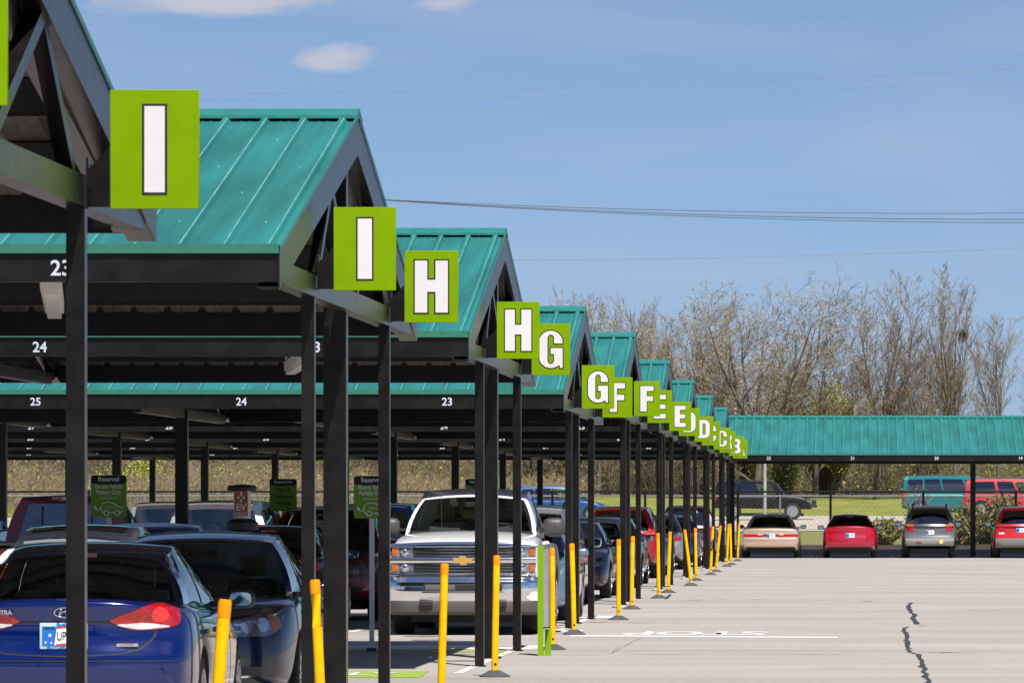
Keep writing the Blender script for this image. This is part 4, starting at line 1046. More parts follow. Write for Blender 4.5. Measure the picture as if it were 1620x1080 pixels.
    # number plate
    if P.get('plate') and plate is not False:
        px_, pz, dirn = P['plate']; pj = rearp if dirn == 'r' else frontp
        o_, d_ = pj(0, pz); h_, n_ = S.ray(o_, d_)
        if h_ is not None:
            b = MB(); b.box(-.15, .15, -.006, .006, -.075, .075); po = b.build('number_plate', mat('plate', (.62, .66, .72), .4), body); bevel(po, .004, 1)
            s = -1 if dirn == 'r' else 1; po.location = (0, h_.y+s*.018, pz)
            if s > 0: po.rotation_euler = (0, 0, math.pi)
            b = MB(); b.box(-.148, -.04, -.0075, -.0062, -.06, .06); b.build('plate_emblem', mat('plate_blue', (.02, .12, .45), .4), po)
            if plate: text('lettering', plate, .085, blk, po, (.05, -.008, 0), offset=.002, xs=.62)
            else: text('lettering', 'IN', .07, blk, po, (.05, -.008, 0), offset=.001, xs=.8)
    # wipers
    for a0, a1 in ((-.62, -.05), (.05, .62)):
        b = MB(); b.tube([fn['wind'](u, tt)+Vector((0, .012, .012)) for u, tt in ((a0, .045), ((a0+a1)/2, .06), (a1, .05))], .008, 5)
        b.build('wiper', plas, ro)
    if P.get('stoplamp', True) and 'r' in P.get('facing', 'r'):
        p = fn['rear'](0, P.get('slz', .93)); b = MB(); b.box(-.11, .11, p.y-.02, p.y+.01, p.z-.012, p.z+.018); b.build('brake_lamp', lens_r, ro)
    if P.get('rails'):
        for sx in (-1, 1):
            b = MB(); X = sx*(c['wr']-.06); pts = [(X, lerp(yrf, yrr, v), H+dz) for v, dz in ((.06, 0-.02), (.14, .055), (.5, .075), (.86, .05), (.95, -.03))]; b.tube(pts, .017, 6); b.build('roof_rail', P['rails'], ro, smooth=True)
    if P.get('spoiler'):
        b = MB(); w2 = c.get('wrr', c['wr']-.03)
        pts = [fn['rear'](u, 1.0) for u in (-.9, -.45, 0, .45, .9)]
        V = []; 
        for p in pts: V += [p+Vector((0, .08, .022)), p+Vector((0, -.13, -.0)), p+Vector((0, -.12, -.03)), p+Vector((0, .05, -.02))]
        F = [(i*4+k, i*4+(k+1) % 4, (i+1)*4+(k+1) % 4, (i+1)*4+k) for i in range(4) for k in range(4)]+[(0, 1, 2, 3), (16, 19, 18, 17)]
        b.add(V, F); b.build('spoiler', pm, ro, smooth=40)
    ro['_'] = 0; del ro['_']
    return ro, body, S, fn

def sedan(key, L=4.6, W=1.8, H=1.45, **k):
    h = L/2
    P = dict(key=key, L=L, W=W, H=H, wr=.325, axles=(-h+1.02, h-.92), sub=2,
        deck=[(-h, 1.00), (-h+.12, 1.045), (-h+.5, 1.055), (-h+.9, 1.05), (-h+1.4, .98), (h-1.75, .98), (h-1.35, .98), (h-.9, .90), (h-.4, .78), (h-.1, .68), (h, .64)],
        belt=[(-h, .93), (-h+.3, .965), (-h+.9, .985), (0, .93), (h-1.4, .92), (h-.9, .85), (h-.4, .74), (h-.1, .64), (h, .60)],
        bot=[(-h, .36), (-h+.3, .28), (-h+.7, .20), (h-.7, .18), (h-.2, .20), (h, .25)],
        pr=[(.25, .14), (.40, .03), (.52, 0), (.64, .005), (.70, .05), (.85, .07), (1.0, .08), (1.1, .03)],
        pf=[(.15, .12), (.28, .02), (.42, 0), (.55, .02), (.70, .10)], er=.84, ef=.78, cr=.16, cf=.30,
        cab=dict(wb=W/2*.875, wr=.575, wrr=.55, y=(h-1.42, h-2.15, -h+1.45, -h+.72), zb=(.925, .985), df=.07, dr=.075, arch=.065, crown=.035, bf=.28, br=.25,
            side=[(.09, .44, .08, .90, 'g'), (.46, .84, .08, .90, 'g'), (.44, .46, .0, .92, 'k'), (.04, .09, .03, .10, 'k')],
            front=[(-.94, .94, .05, .94, 'g'), (-.96, .96, -.1, .05, 'k')], rear=[(-.90, .90, .07, .90, 'g'), (-.93, .93, .02, .07, 'k')]),
        cab_y=(-h+.95, h-1.55),
        tail=dict(s=([(-22, .93), (0, .95), (55, .945)], [(-22, .80), (0, .78), (55, .80)]), w=([(-20, .845), (-2, .85)], [(-20, .80), (-2, .79)])),
        head=dict(s=([(-12, .66), (0, .69), (52, .78)], [(-12, .56), (0, .56), (52, .64)]), bulb=((8, .63, .05), (30, .665, .05))),
        plate=(0, .78, 'r'), facing='r',
        extra=[('grille', ([(-.38, .64), (.38, .64)], [(-.30, .52), (.30, .52)]), 'f', plas, .008), ('air_intake', ([(-.55, .36), (.55, .36)], [(-.48, .24), (.48, .24)]), 'f', plas, .006),
               ('bumper_lower', ([(-.55, .36), (.55, .36)], [(-.5, .29), (.5, .29)]), 'r', plas, .006), ('boot_seam', ([(-.62, .675), (.62, .675)], [(-.62, .665), (.62, .665)]), 'r', blackm, .002)])
    P.update(k); return P
def suv(key, L=4.6, W=1.85, H=1.72, **k):
    h = L/2; z0 = k.pop('zbelt', 1.06)
    P = dict(key=key, L=L, W=W, H=H, wr=.355, axles=(-h+.95, h-.92), sub=2, tw=.235,
        deck=[(-h, z0+.02), (-h+.2, z0+.04), (-h+.6, z0+.03), (h-1.6, z0+.02), (h-1.25, z0+.02), (h-.8, z0-.04), (h-.35, z0-.14), (h-.1, z0-.24), (h, z0-.28)],
        belt=[(-h, z0-.02), (-h+.4, z0), (0, z0-.01), (h-1.3, z0-.03), (h-.8, z0-.1), (h-.35, z0-.18), (h-.1, z0-.28), (h, z0-.32)],
        bot=[(-h, .42), (-h+.3, .33), (-h+.7, .26), (h-.7, .25), (h-.2, .28), (h, .33)],
        pr=[(.3, .12), (.45, .02), (.6, 0), (.72, .01), (.78, .06), (.95, .07), (1.1, .08)],
        pf=[(.2, .12), (.35, .02), (.5, 0), (.7, .03), (.85, .10)], er=.88, ef=.82, cr=.12, cf=.24,
        cab=dict(wb=W/2*.89, wr=.63, wrr=.60, y=(h-1.28, h-1.95, -h+.42, -h+.16), zb=(z0-.03, z0+.0), df=.06, dr=.05, arch=.05, crown=.03, bf=.26, br=.14, rb=0.02,
            side=[(.11, .36, .12, .87, 'g'), (.385, .66, .10, .87, 'p'), (.69, .88, .14, .84, 'p'), (.36, .385, .0, .9, 'k'), (.05, .11, .03, .10, 'k')],
            front=[(-.90, .90, .06, .93, 'g'), (-.93, .93, -.1, .06, 'k')], rear=[(-.84, .84, .10, .84, 'p')]),
        cab_y=(-h+.4, h-1.4), mir=(.23, .17, .11),
        tail=dict(s=([(2, 1.10), (55, 1.09)], [(2, .82), (55, .86)]), w=([(4, .93), (20, .93)], [(4, .85), (20, .85)])),
        head=dict(s=([(-10, z0-.26), (0, z0-.24), (48, z0-.17)], [(-10, z0-.38), (0, z0-.39), (48, z0-.32)]), bulb=((8, z0-.315, .055), (28, z0-.28, .05))),
        plate=(0, .86, 'r'), facing='r', spoiler=True, slz=.97,
        extra=[('grille', ([(-.42, z0-.26), (.42, z0-.26)], [(-.34, z0-.44), (.34, z0-.44)]), 'f', plas, .008), ('air_intake', ([(-.6, .46), (.6, .46)], [(-.5, .33), (.5, .33)]), 'f', plas, .006),
               ('bumper_lower', ([(-.72, .53), (.72, .53)], [(-.68, .36), (.68, .36)]), 'r', plas, .008, 14), ('hatch_seam', ([(-.66, .70), (.66, .70)], [(-.66, .69), (.66, .69)]), 'r', blackm, .002)])
    P.update(k); return P
UP = 'in the front bay of the canopy'
blue = paint('electric_blue', (.0004, .011, .115), .3, .14)
# --- 1. electric blue sedan, tail to the camera
EL = sedan('el', 4.53, 1.775, 1.435, spokes=10,
    deck=[(-2.265, 1.035), (-2.20, 1.072), (-2.0, 1.062), (-1.4, 1.075), (-.9, .98), (.5, .98), (.9, .98), (1.35, .90), (1.85, .78), (2.15, .68), (2.265, .64)],
    belt=[(-2.265, .90), (-2.0, .96), (-1.3, .99), (0, .945), (.85, .92), (1.35, .85), (1.85, .74), (2.15, .64), (2.265, .60)],
    pr=[(.25, .14), (.40, .05), (.55, .015), (.62, 0), (.70, .015), (.735, .075), (.90, .085), (.97, .05), (1.03, .03), (1.08, .05)], er=.86, cr=.20,
    tail=dict(s=([(-15, .907), (-8, .94), (0, .968), (14, 1.0), (40, 1.025), (60, 1.02), (74, .985)], [(-15, .90), (-8, .862), (0, .838), (14, .835), (40, .845), (62, .88), (74, .975)]),
              w=([(-10, .880), (0, .886), (14, .892), (30, .886), (48, .868)], [(-10, .872), (0, .848), (14, .843), (30, .85), (48, .86)]), split=6.5, ring=((36, .945, .05),)),
    plate=None, head=sedan('x')['head'], mirmat=plas, seat=seatg,
    extra=[('grille', ([(-.38, .64), (.38, .64)], [(-.30, .52), (.30, .52)]), 'f', plas, .008),
           ('boot_recess_shadow_line', ([(-.50, .905), (0, .905), (.50, .905)], [(-.50, .893), (0, .893), (.50, .893)]), 'r', blackm, .003),
           ('boot_seam', ([(-.635, .84), (-.60, .78), (-.53, .715), (-.40, .675), (0, .66), (.40, .675), (.53, .715), (.60, .78), (.635, .84)], [(-.635, .80), (-.60, .752), (-.53, .700), (-.40, .665), (0, .650), (.40, .665), (.53, .700), (.60, .752), (.635, .80)]), 'r', blackm, .003, 36),
           ('bumper_seam', ([(-.80, .628), (.80, .628)], [(-.80, .620), (.80, .620)]), 'r', blackm, .002, 30), ('bumper_lower', ([(-.60, .38), (.60, .38)], [(-.55, .28), (.55, .28)]), 'r', plas, .006)])
EL['extra'][1] = ('boot_handle_line',)+EL['extra'][1][1:]  # thin black strip painting the shadow line of the boot recess
EL['cab'].update(y=(.80, .05, -.98, -1.62), zb=(.925, 1.01), br=.34, wr=.56, wrr=.53, dr=.10,
    side=[(.09, .44, .08, .90, 'g'), (.46, .84, .08, .90, 'g'), (.44, .46, .0, .92, 'k'), (.04, .09, .03, .10, 'k')],
    rear=[(-.93, .93, .05, .90, 'g'), (-.97, .97, .0, .05, 'k'), (-.96, .96, .90, .97, 'k'), (-.97, -.93, .05, .9, 'k'), (.93, .97, .05, .9, 'k')])
ro, body, S, fn = make_car('parked_car', EL, blue, -5.54, 42.05, 1, 'electric blue sedan seen from behind in the near left corner', 'car', rot=R(.6))
def onrear(S, x, z, off=.004):
    h, n = S.ray((x, -6, z), (0, 1, 0)); return h+Vector((0, -off, 0)) if h else Vector((x, -2.3, z))
b = MB(); q = onrear(S, 0, .965, .012); pts = [(.066*math.cos(R(15*i)), 0, .034*math.sin(R(15*i))) for i in range(25)]
b.tube(pts, .0055, 6, cap=False); b.tube([(-.034, 0, -.026), (-.016, 0, .028)], .006, 6); b.tube([(.016, 0, -.028), (.034, 0, .026)], .006, 6); b.tube([(-.03, 0, -.004), (.0, 0, .006), (.03, 0, .004)], .006, 6)
o = b.build('emblem', chrome, body, smooth=True); o.location = q
text('lettering', 'ELANTRA', .042, chrome, body, onrear(S, -.46, .962, .022), offset=.0015, xs=1.05, extrude=.002, rot=Matrix.Rotation(R(-9), 4, 'Z') @ STAND)
b = MB(); b.box(-.075, .075, -.003, .003, -.011, .011); o = b.build('trim_badge', chrome, body); o.location = onrear(S, .44, .735, .018); o.rotation_euler = (0, 0, R(8))
text('lettering', 'LIMITED', .019, blk, o, (0, -.0035, 0), xs=1.3)
po = MB(); po.box(-.168, .168, -.01, .01, -.092, .092); o = po.build('number_plate', mat('plate_frame', (.40, .55, .66), .35), body); bevel(o, .008); q = onrear(S, 0, .80, .022); o.location = (0, q.y-.01, .80)
b = MB(); b.box(-.150, .150, -.0125, -.0105, -.068, .068); pl = b.build('plate_face', mat('plate_white', (.78, .78, .80), .4), o)
b = MB(); b.box(-.150, -.135, -.0135, -.0126, -.068, .068, 0); b.prism([(-.135, -.068), (-.065, -.068), (-.045, .068), (-.135, .068)], -.0135, -.0126, 'y'); b.build('plate_flag', mat('flag_blue', (.01, .14, .50), .4), pl)
b = MB(); b.prism([(-.06, -.068), (.15, -.068), (.15, -.058), (.05, -.048), (-.05, -.056)], -.0135, -.0126, 'y'); b.prism([(-.05, .050), (.02, .056), (.02, .066), (-.04, .066)], -.0135, -.0126, 'y'); b.build('plate_stripe', mat('flag_red', (.60, .03, .03), .4), pl)
b = MB()
for cx, cz, r_ in ((-.095, .005, .017), (-.125, -.045, .012), (-.085, -.048, .012)):
    b.prism([(cx+r_*(1 if i % 2 == 0 else .42)*math.sin(R(36*i)), cz+r_*(1 if i % 2 == 0 else .42)*math.cos(R(36*i))) for i in range(10)], -.0145, -.0136, 'y')
b.build('plate_stars', white, pl)
text('lettering', 'UPH', .088, blk, pl, (.005, -.0145, -.004), offset=.0005, xs=.62); text('lettering', '8', .088, blk, pl, (.10, -.0145, -.004), offset=.0005, xs=.62)
text('lettering', 'INDIANA', .022, blk, pl, (-.10, -.0145, .054), offset=.0006, xs=.8)
text('lettering', 'BUTLERAUTO', .030, mat('frame_blue', (.01, .16, .50), .4), o, (0, -.0112, -.080), offset=.0012, xs=1.25)
text('lettering', 'Butler', .032, mat('frame_blue', (.01, .16, .50), .4), o, (0, -.0145, .078), offset=.0016, xs=1.2)

# --- 2. dark blue sedan, nose to the camera
navy = paint('navy', (.003, .012, .045), .1, .2)
PA = sedan('pa', 4.8, 1.84, 1.47, spokes=10, head=dict(s=([(-16, .78), (0, .80), (30, .85), (55, .885)], [(-16, .67), (0, .66), (30, .665), (55, .74)]), o=([(36, .83), (46, .85)], [(36, .68), (46, .735)]), bulb=((4, .735, .05), (24, .755, .06))),
    pf=[(.15, .10), (.28, .02), (.45, 0), (.64, .01), (.78, .06), (.92, .12)],
    deck=[(-2.4, 1.00), (-2.28, 1.045), (-1.9, 1.055), (-1.5, 1.05), (-1.0, .98), (.65, 1.0), (1.05, 1.0), (1.5, .975), (2.0, .925), (2.3, .85), (2.4, .80)],
    belt=[(-2.4, .93), (-2.1, .965), (-1.5, .985), (0, .95), (1.0, .94), (1.5, .94), (2.0, .885), (2.3, .81), (2.4, .76)],
    extra=[('grille', ([(-.50, .78), (.50, .78)], [(-.44, .64), (.44, .64)]), 'f', plas, .008), ('grille_bar', ([(-.50, .76), (.50, .76)], [(-.50, .745), (.50, .745)]), 'f', chrome, .014), ('grille_bar', ([(-.48, .705), (.48, .705)], [(-.48, .692), (.48, .692)]), 'f', chrome, .014),
           ('air_intake', ([(-.5, .42), (.5, .42)], [(-.42, .27), (.42, .27)]), 'f', plas, .006), ('fog_lamp', ([(-14, .42), (20, .42)], [(-14, .33), (20, .34)]), 'wf', greyp, .008), ('fog_lamp_trim', ([(-12, .345), (18, .355)], [(-12, .33), (18, .34)]), 'wf', chrome, .012)])
make_car('parked_car', PA, navy, -5.44, 47.95, -1, 'dark navy sedan facing the camera right behind the electric blue one', 'car', rot=R(1.4))
# --- 3. white hatchback with a dark glass roof
ha = sedan('ha', 4.45, 1.76, 1.50, deck=[(-2.22, 1.12), (-2.1, 1.14), (-1.5, 1.08), (.4, .98), (.8, .98), (1.3, .90), (1.9, .76), (2.22, .62)], belt=[(-2.22, 1.0), (-1.9, 1.02), (-1.0, .99), (.8, .93), (1.3, .85), (1.9, .70), (2.22, .58)],
    tail=dict(s=([(4, 1.08), (58, 1.12)], [(4, .86), (58, .98)]), w=([(6, .94), (20, .94)], [(6, .88), (20, .88)])), spoiler=True, slz=.97)
ha['cab'].update(y=(.95, .10, -1.55, -2.0), zb=(.93, 1.08), dr=.16, df=.05, arch=.09, br=.16, rear=[(-.86, .86, .10, .80, 'p')], roof=[(-.86, .86, .04, .80, 'p')], side=[(.10, .40, .12, .86, 'g'), (.42, .70, .12, .86, 'p'), (.73, .86, .2, .8, 'p'), (.40, .42, 0, .9, 'k')])
wht = paint('white', (.74, .75, .77), 0)
make_car('parked_car', ha, wht, -8.12, 60.9, 1, 'white hatchback with a dark roof and rear spoiler behind the electric blue sedan', 'car')
cb = sedan('cb', 4.2, 1.74, 1.49)
make_car('parked_car', cb, paint('sky_blue', (.02, .12, .42), .4), -8.35, 67.6, -1, 'small bright blue car mostly hidden beyond the white hatchback', 'car')
# --- 4. red pickup, tail to the camera
def pickup(key, L, W, H, hood, **k):
    h = L/2
    P = dict(key=key, L=L, W=W, H=H, wr=.40, tw=.26, axles=(-h+1.15, h-1.0), sub=2,
        deck=[(-h, hood-.03), (-h+.1, hood), (-.45, hood), (h-1.9, hood+.03), (h-1.5, hood+.10), (h-.9, hood+.06), (h-.3, hood-.02), (h, hood-.10)],
        belt=[(-h, hood-.06), (-h+.2, hood-.03), (-.3, hood), (h-1.5, hood), (h-.4, hood-.07), (h, hood-.16)],
        bot=[(-h, .52), (-h+.4, .44), (h-.7, .40), (h, .42)], pr=[(.4, .0), (.62, 0), (.66, .12), (.8, .13), (1.4, .13)], pf=[(.3, .06), (.5, .0), (.62, 0), (.68, .05), (1.0, .06), (1.4, .12)],
        er=.95, ef=.92, rr=.3, rf=.4, cr=.04, cf=.10, tum=.95,
        cab=dict(wb=W/2*.90, wr=.66, wrr=.66, y=(h-1.62, h-2.35, -.42, -.50), zb=(hood+.0, hood+.0), df=.06, dr=.06, arch=.035, crown=.03, bf=.22, br=.04,
            side=[(.12, .46, .10, .86, 'g'), (.50, .92, .10, .86, 'p'), (.46, .50, 0, .9, 'k')], front=[(-.90, .90, .07, .92, 'g'), (-.93, .93, -.1, .07, 'k')], rear=[(-.80, .80, .12, .86, 'p')]),
        cab_y=(-.5, h-1.6), seats=(.6, -.1), mir=(.24, .22, .12), seams=(h-1.75, .55, -.4), facing='f', stoplamp=True,
        tail=dict(s=([(22, hood-.08), (60, hood-.08)], [(22, hood-.48), (60, hood-.48)]), w=([(26, hood-.2), (56, hood-.2)], [(26, hood-.30), (56, hood-.30)])), plate=(0, .62, 'r'), extra=[])
    P.update(k); return P
red = paint('dark_red', (.19, .004, .010), .3)
RP = pickup('rp', 5.6, 1.95, 1.87, 1.18, facing='r', spokes=6)
ro, body, S, fn = make_car('pickup_truck', RP, red, -11.1, 81.0, 1, 'dark red pickup truck whose cab rises behind the white hatchback', 'pickup truck')
b = MB(); b.box(-.93, .93, -2.72, -.62, 1.175, 1.225); o = b.build('bed_cover', greyp, ro); bevel(o, .02)
b = MB(); p = fn['rear'](0, .97); b.box(-.22, .22, p.y-.03, p.y+.01, p.z-.02, p.z+.025); o = b.build('brake_lamp', lens_r, ro)
b = MB(); b.box(-.07, .07, p.y-.034, p.y-.02, p.z-.018, p.z+.022); b.build('cargo_lamp', lens_w, o)
b = MB(); b.tube([(-.35, fn['rear'](0, .5).y-.01, 1.25), (-.35, fn['rear'](0, .8).y-.02, 1.72)], .014, 5); b.tube([(.35, fn['rear'](0, .5).y-.01, 1.25), (.35, fn['rear'](0, .8).y-.02, 1.72)], .014, 5); b.build('window_divider', plas, ro)
# --- 5. minivans, black and maroon cars
mv = suv('mv', 5.1, 1.98, 1.80, zbelt=1.02, rails=None, tail=dict(s=([(14, 1.42), (55, 1.40)], [(14, .95), (55, .98)])), spokes=6)
mv['cab'].update(rear=[(-.88, .88, .06, .84, 'p')], wr=.70, wrr=.68, y=(1.55, .55, -2.2, -2.42))
silv = paint('silver', (.46, .46, .47), .55)
make_car('minivan', mv, silv, -10.85, 99.6, 1, 'pale silver minivan seen from behind to the right of the black column', 'minivan')
mv2 = dict(mv); 
make_car('minivan', mv2, paint('grey_silver', (.28, .30, .33), .5), -14.0, 118.6, 1, 'grey minivan seen from behind beside the pale silver one', 'minivan')
bs = sedan('bs', 4.8, 1.83, 1.42); bs['tail'] = dict(s=([(6, .97), (60, .96)], [(6, .80), (60, .82)]), w=([(10, .90), (24, .90)], [(10, .86), (24, .86)]))
jet = paint('jet_black', (.008, .008, .009), .2)
make_car('parked_car', bs, jet, -8.20, 81.2, 1, 'black sedan with one red tail lamp showing beside the wide column', 'car')
EDg = suv('edg', 4.68, 1.93, 1.70, spokes=5, cladding=plas)
EDg['extra'] = EDg['extra']+[('bumper_black', ([(-.7, .50), (.7, .50)], [(-.6, .34), (.6, .34)]), 'f', plas, .01)]
make_car('parked_car', EDg, paint('maroon', (.24, .008, .02), .3), -8.0, 87.2, -1, 'maroon sport utility vehicle facing the camera left of the white pickup', 'suv')
make_car('parked_car', suv('sb', 4.7, 1.88, 1.76), paint('deep_blue', (.006, .05, .18), .3), -8.2, 100.0, 1, 'dark blue sport utility vehicle whose roof rises above the maroon one', 'suv')
make_car('parked_car', cb, paint('slate_blue', (.01, .03, .12), .3), -14.35, 92, -1, 'dark blue car cut off by the left edge beside the red pickup', 'car')
# --- 6. white heavy pickup, nose to the camera
def silverado():
    L, W = 6.0, 2.00; h = L/2
    P = pickup('wp', L, W, 1.965, 1.20, wr=.405, tw=.27, ef=.94, rf=.35, cf=.06, spokes=8,
        deck=[(-h, 1.20), (-.45, 1.22), (h-1.9, 1.30), (h-1.45, 1.40), (h-.9, 1.36), (h-.35, 1.30), (h-.12, 1.26), (h, 1.20)],
        belt=[(-h, 1.18), (-.3, 1.22), (h-1.5, 1.28), (h-.9, 1.27), (h-.3, 1.21), (h, 1.12)],
        pf=[(.3, .16), (.40, .10), (.55, .10), (1.1, .10), (1.2, .12), (1.3, .2)], mir=(.30, .26, .14), mirmat=mat('mirror_grey', (.055, .052, .058), .45), plate=None, tail=None)
    P['cab'].update(df=.15, dr=.10, arch=.075, crown=.045, y=(h-1.55, h-2.32, -.5, -.65), zb=(1.33, 1.27), wb=.885, wr=.70, wrr=.69)
    P['cab']['front'] = [(-.945, .945, .05, .955, 'g'), (-.96, .96, -.1, .05, 'k')]
    ro, body, S, fn = make_car('pickup_truck', P, wht, -5.16, 78.55, -1, 'white pickup truck facing the camera with a big chrome grille and bumper', 'pickup truck', plate=False)
    y = h-.09
    def bx(nm, x0, x1, z0, z1, y0, y1, m_, par=body, bv=.008):
        b = MB(); b.box(x0, x1, y0, y1, z0, z1); o = b.build(nm, m_, par)
        if bv: bevel(o, bv)
        return o
    gr = bx('grille', -.66, .66, .83, 1.17, y-.05, y+.005, plas)
    # chrome surround: header, centre bar, lower bar
    def bowed(nm, x1, z0, z1, yo, th, m_, par, n=14, crown=.0, bow=.05):
        b = MB(); V = []; 
        for i in range(n+1):
            x = -x1+2*x1*i/n; yy = y+yo-bow*(x/x1)**2; c_ = crown*(1-(x/x1)**2)
            zm = (z0+z1)/2
            V += [(x, yy-th, z0), (x, yy-.004, z0), (x, yy+.012, lerp(z0, z1, .3)), (x, yy+.012, lerp(z0, z1+c_, .7)), (x, yy-.004, z1+c_), (x, yy-th, z1+c_)]
        F = [(i*6+k, i*6+(k+1) % 6, (i+1)*6+(k+1) % 6, (i+1)*6+k) for i in range(n) for k in range(6)]+[tuple(range(6)), tuple(n*6+k for k in range(6))]
        b.add(V, F); return b.build(nm, m_, par, smooth=45)
    bowed('grille_header', .97, 1.165, 1.215, .045, .1, chrome, gr, crown=.03)
    cbar = bowed('grille_centre_bar', .97, .962, 1.034, .05, .08, chrome, gr)
    bowed('grille_lower_bar', .97, .79, .83, .045, .08, chrome, gr)
    for z in (1.058, 1.098, 1.138): bowed('grille_slat', .64, z-.008, z+.008, .016, .02, chrome, gr, bow=.015)
    for z in (.862, .900, .938): bowed('grille_slat', .64, z-.008, z+.008, .016, .02, chrome, gr, bow=.015)
    b = MB(); cross = [(-.115, -.028), (-.04, -.028), (-.04, -.052), (.028, -.052), (.04, -.028), (.115, -.028), (.125, .028), (.04, .028), (.04, .052), (-.028, .052), (-.04, .028), (-.125, .028)]
    cr2 = offset_loop(cross, .012); b.prism([(a, c_+.995) for a, c_ in cr2], y+.055, y+.075, 'y'); em = b.build('emblem_surround', chrome, cbar)
    b = MB(); b.prism([(a, c_+.995) for a, c_ in cross], y+.074, y+.086, 'y'); b.build('emblem', mat('emblem_gold', (.75, .42, .07), .3, metal=.4), em)
    for sx in (-1, 1):
        for z0, z1 in ((1.035, 1.165), (.835, .96)):
            b = MB(); x0, x1 = .665, .955
            V = []
            for i in range(9):
                t = i/8; x = sx*lerp(x0, x1, t); yy = y+.028-.05*(x/.97)**2-(.05*max(0, t-.75)*4)
                V += [(x, yy, z0), (x, yy, z1), (x, yy-.09, z0), (x, yy-.09, z1)]
            F = []
            for i in range(8):
                j = i*4; F += [(j, j+1, j+5, j+4), (j+2, j+6, j+7, j+3), (j+1, j+3, j+7, j+5), (j, j+4, j+6, j+2)]
            F += [(0, 2, 3, 1), (32, 33, 35, 34)]
            b.add(V, F); hl = b.build('headlamp', mat('truck_lamp', (.22, .22, .23), .1, metal=.5, coat=1, var=.5, vscale=22), body, smooth=40)
            zc = (z0+z1)/2; xc = sx*.775; yc = y+.033-.05*(xc/.97)**2
            b = MB(); b.lathe([(.058, 0), (.058, .012), (.05, .014), (.042, .004), (.03, .012), (.002, .016)], n=22); o = b.build('lamp_bowl', chrome, hl, smooth=30); o.location = (xc, yc, zc); o.rotation_euler = (R(-90), 0, 0)
            b = MB(); xa, xb = sorted((sx*.875, sx*.95)); b.prism([(xa, z0+.02), (xb, z0+.02), (xb, z1-.02), (xa, z1-.02)], y-.05, y+.0, 'y'); b.box(xa, xb, y-.04, y+.001, z0+.02, z1-.02)
            b2 = MB(); b2.box(xa, xb, y-.06, y-.008, z0+.022, z1-.022); o = b2.build('indicator', lens_o, hl); bevel(o, .008)
    # bumper
    def bump(nm, prof, x1, m_, bow, n=22, wrap=.10):
        b = MB(); V = []; m2 = len(prof)
        for i in range(n+1):
            u = -1+2*i/n; x = x1*u; yy = y-bow*u*u-wrap*max(0, abs(u)-.86)/.14
            V += [(x, yy+a, z) for a, z in prof]
        F = [(i*m2+k, i*m2+(k+1) % m2, (i+1)*m2+(k+1) % m2, (i+1)*m2+k) for i in range(n) for k in range(m2)]+[tuple(range(m2)), tuple(n*m2+k for k in range(m2))]
        b.add(V, F); return b.build(nm, m_, body, smooth=38)
    bp = bump('chrome_bumper', [(-.15, .46), (.085, .46), (.105, .50), (.115, .60), (.115, .70), (.10, .735), (.085, .745), (.075, .775), (-.02, .785), (-.15, .78)], 1.0, chrome, .07)
    bump('bumper_valance', [(-.2, .30), (.03, .27), (.08, .31), (.095, .44), (.085, .458), (-.15, .458)], 1.0, mat('valance_grey', (.065, .06, .058), .55), .07)
    bx('bumper_opening', -.52, .52, .585, .685, y, y+.121, plas, bp); bx('bumper_opening_trim', -.55, .55, .558, .574, y, y+.125, chrome, bp, .004)
    bx('plate_bracket', .10, .50, .60, .672, y+.1, y+.126, greyp, bp)
    for sx in (-1, 1):
        xa, xb = sorted((sx*.40, sx*.58)); bx('tow_hook_opening', xa, xb, .37, .455, y, y+.100, plas, body)
        b = MB(); xc = sx*.49; b.tube([(xc-.05, y+.10, .40), (xc-.05, y+.13, .40), (xc+.05, y+.13, .40), (xc+.05, y+.10, .40)], .014, 8); b.build('tow_hook', blackm, body, smooth=True)
    # bonnet ridges and cab marker
    b = MB(); b.box(-.9, .9, h-1.2, h-1.17, .45, .5); b.build('front_axle_bar', blackm, ro)
    b = MB(); b.tube([(.38, h-1.4, 1.38), (.40, h-1.45, 1.98)], .004, 5); b.build('aerial', plas, ro)
    # the wipers' tray
silverado()
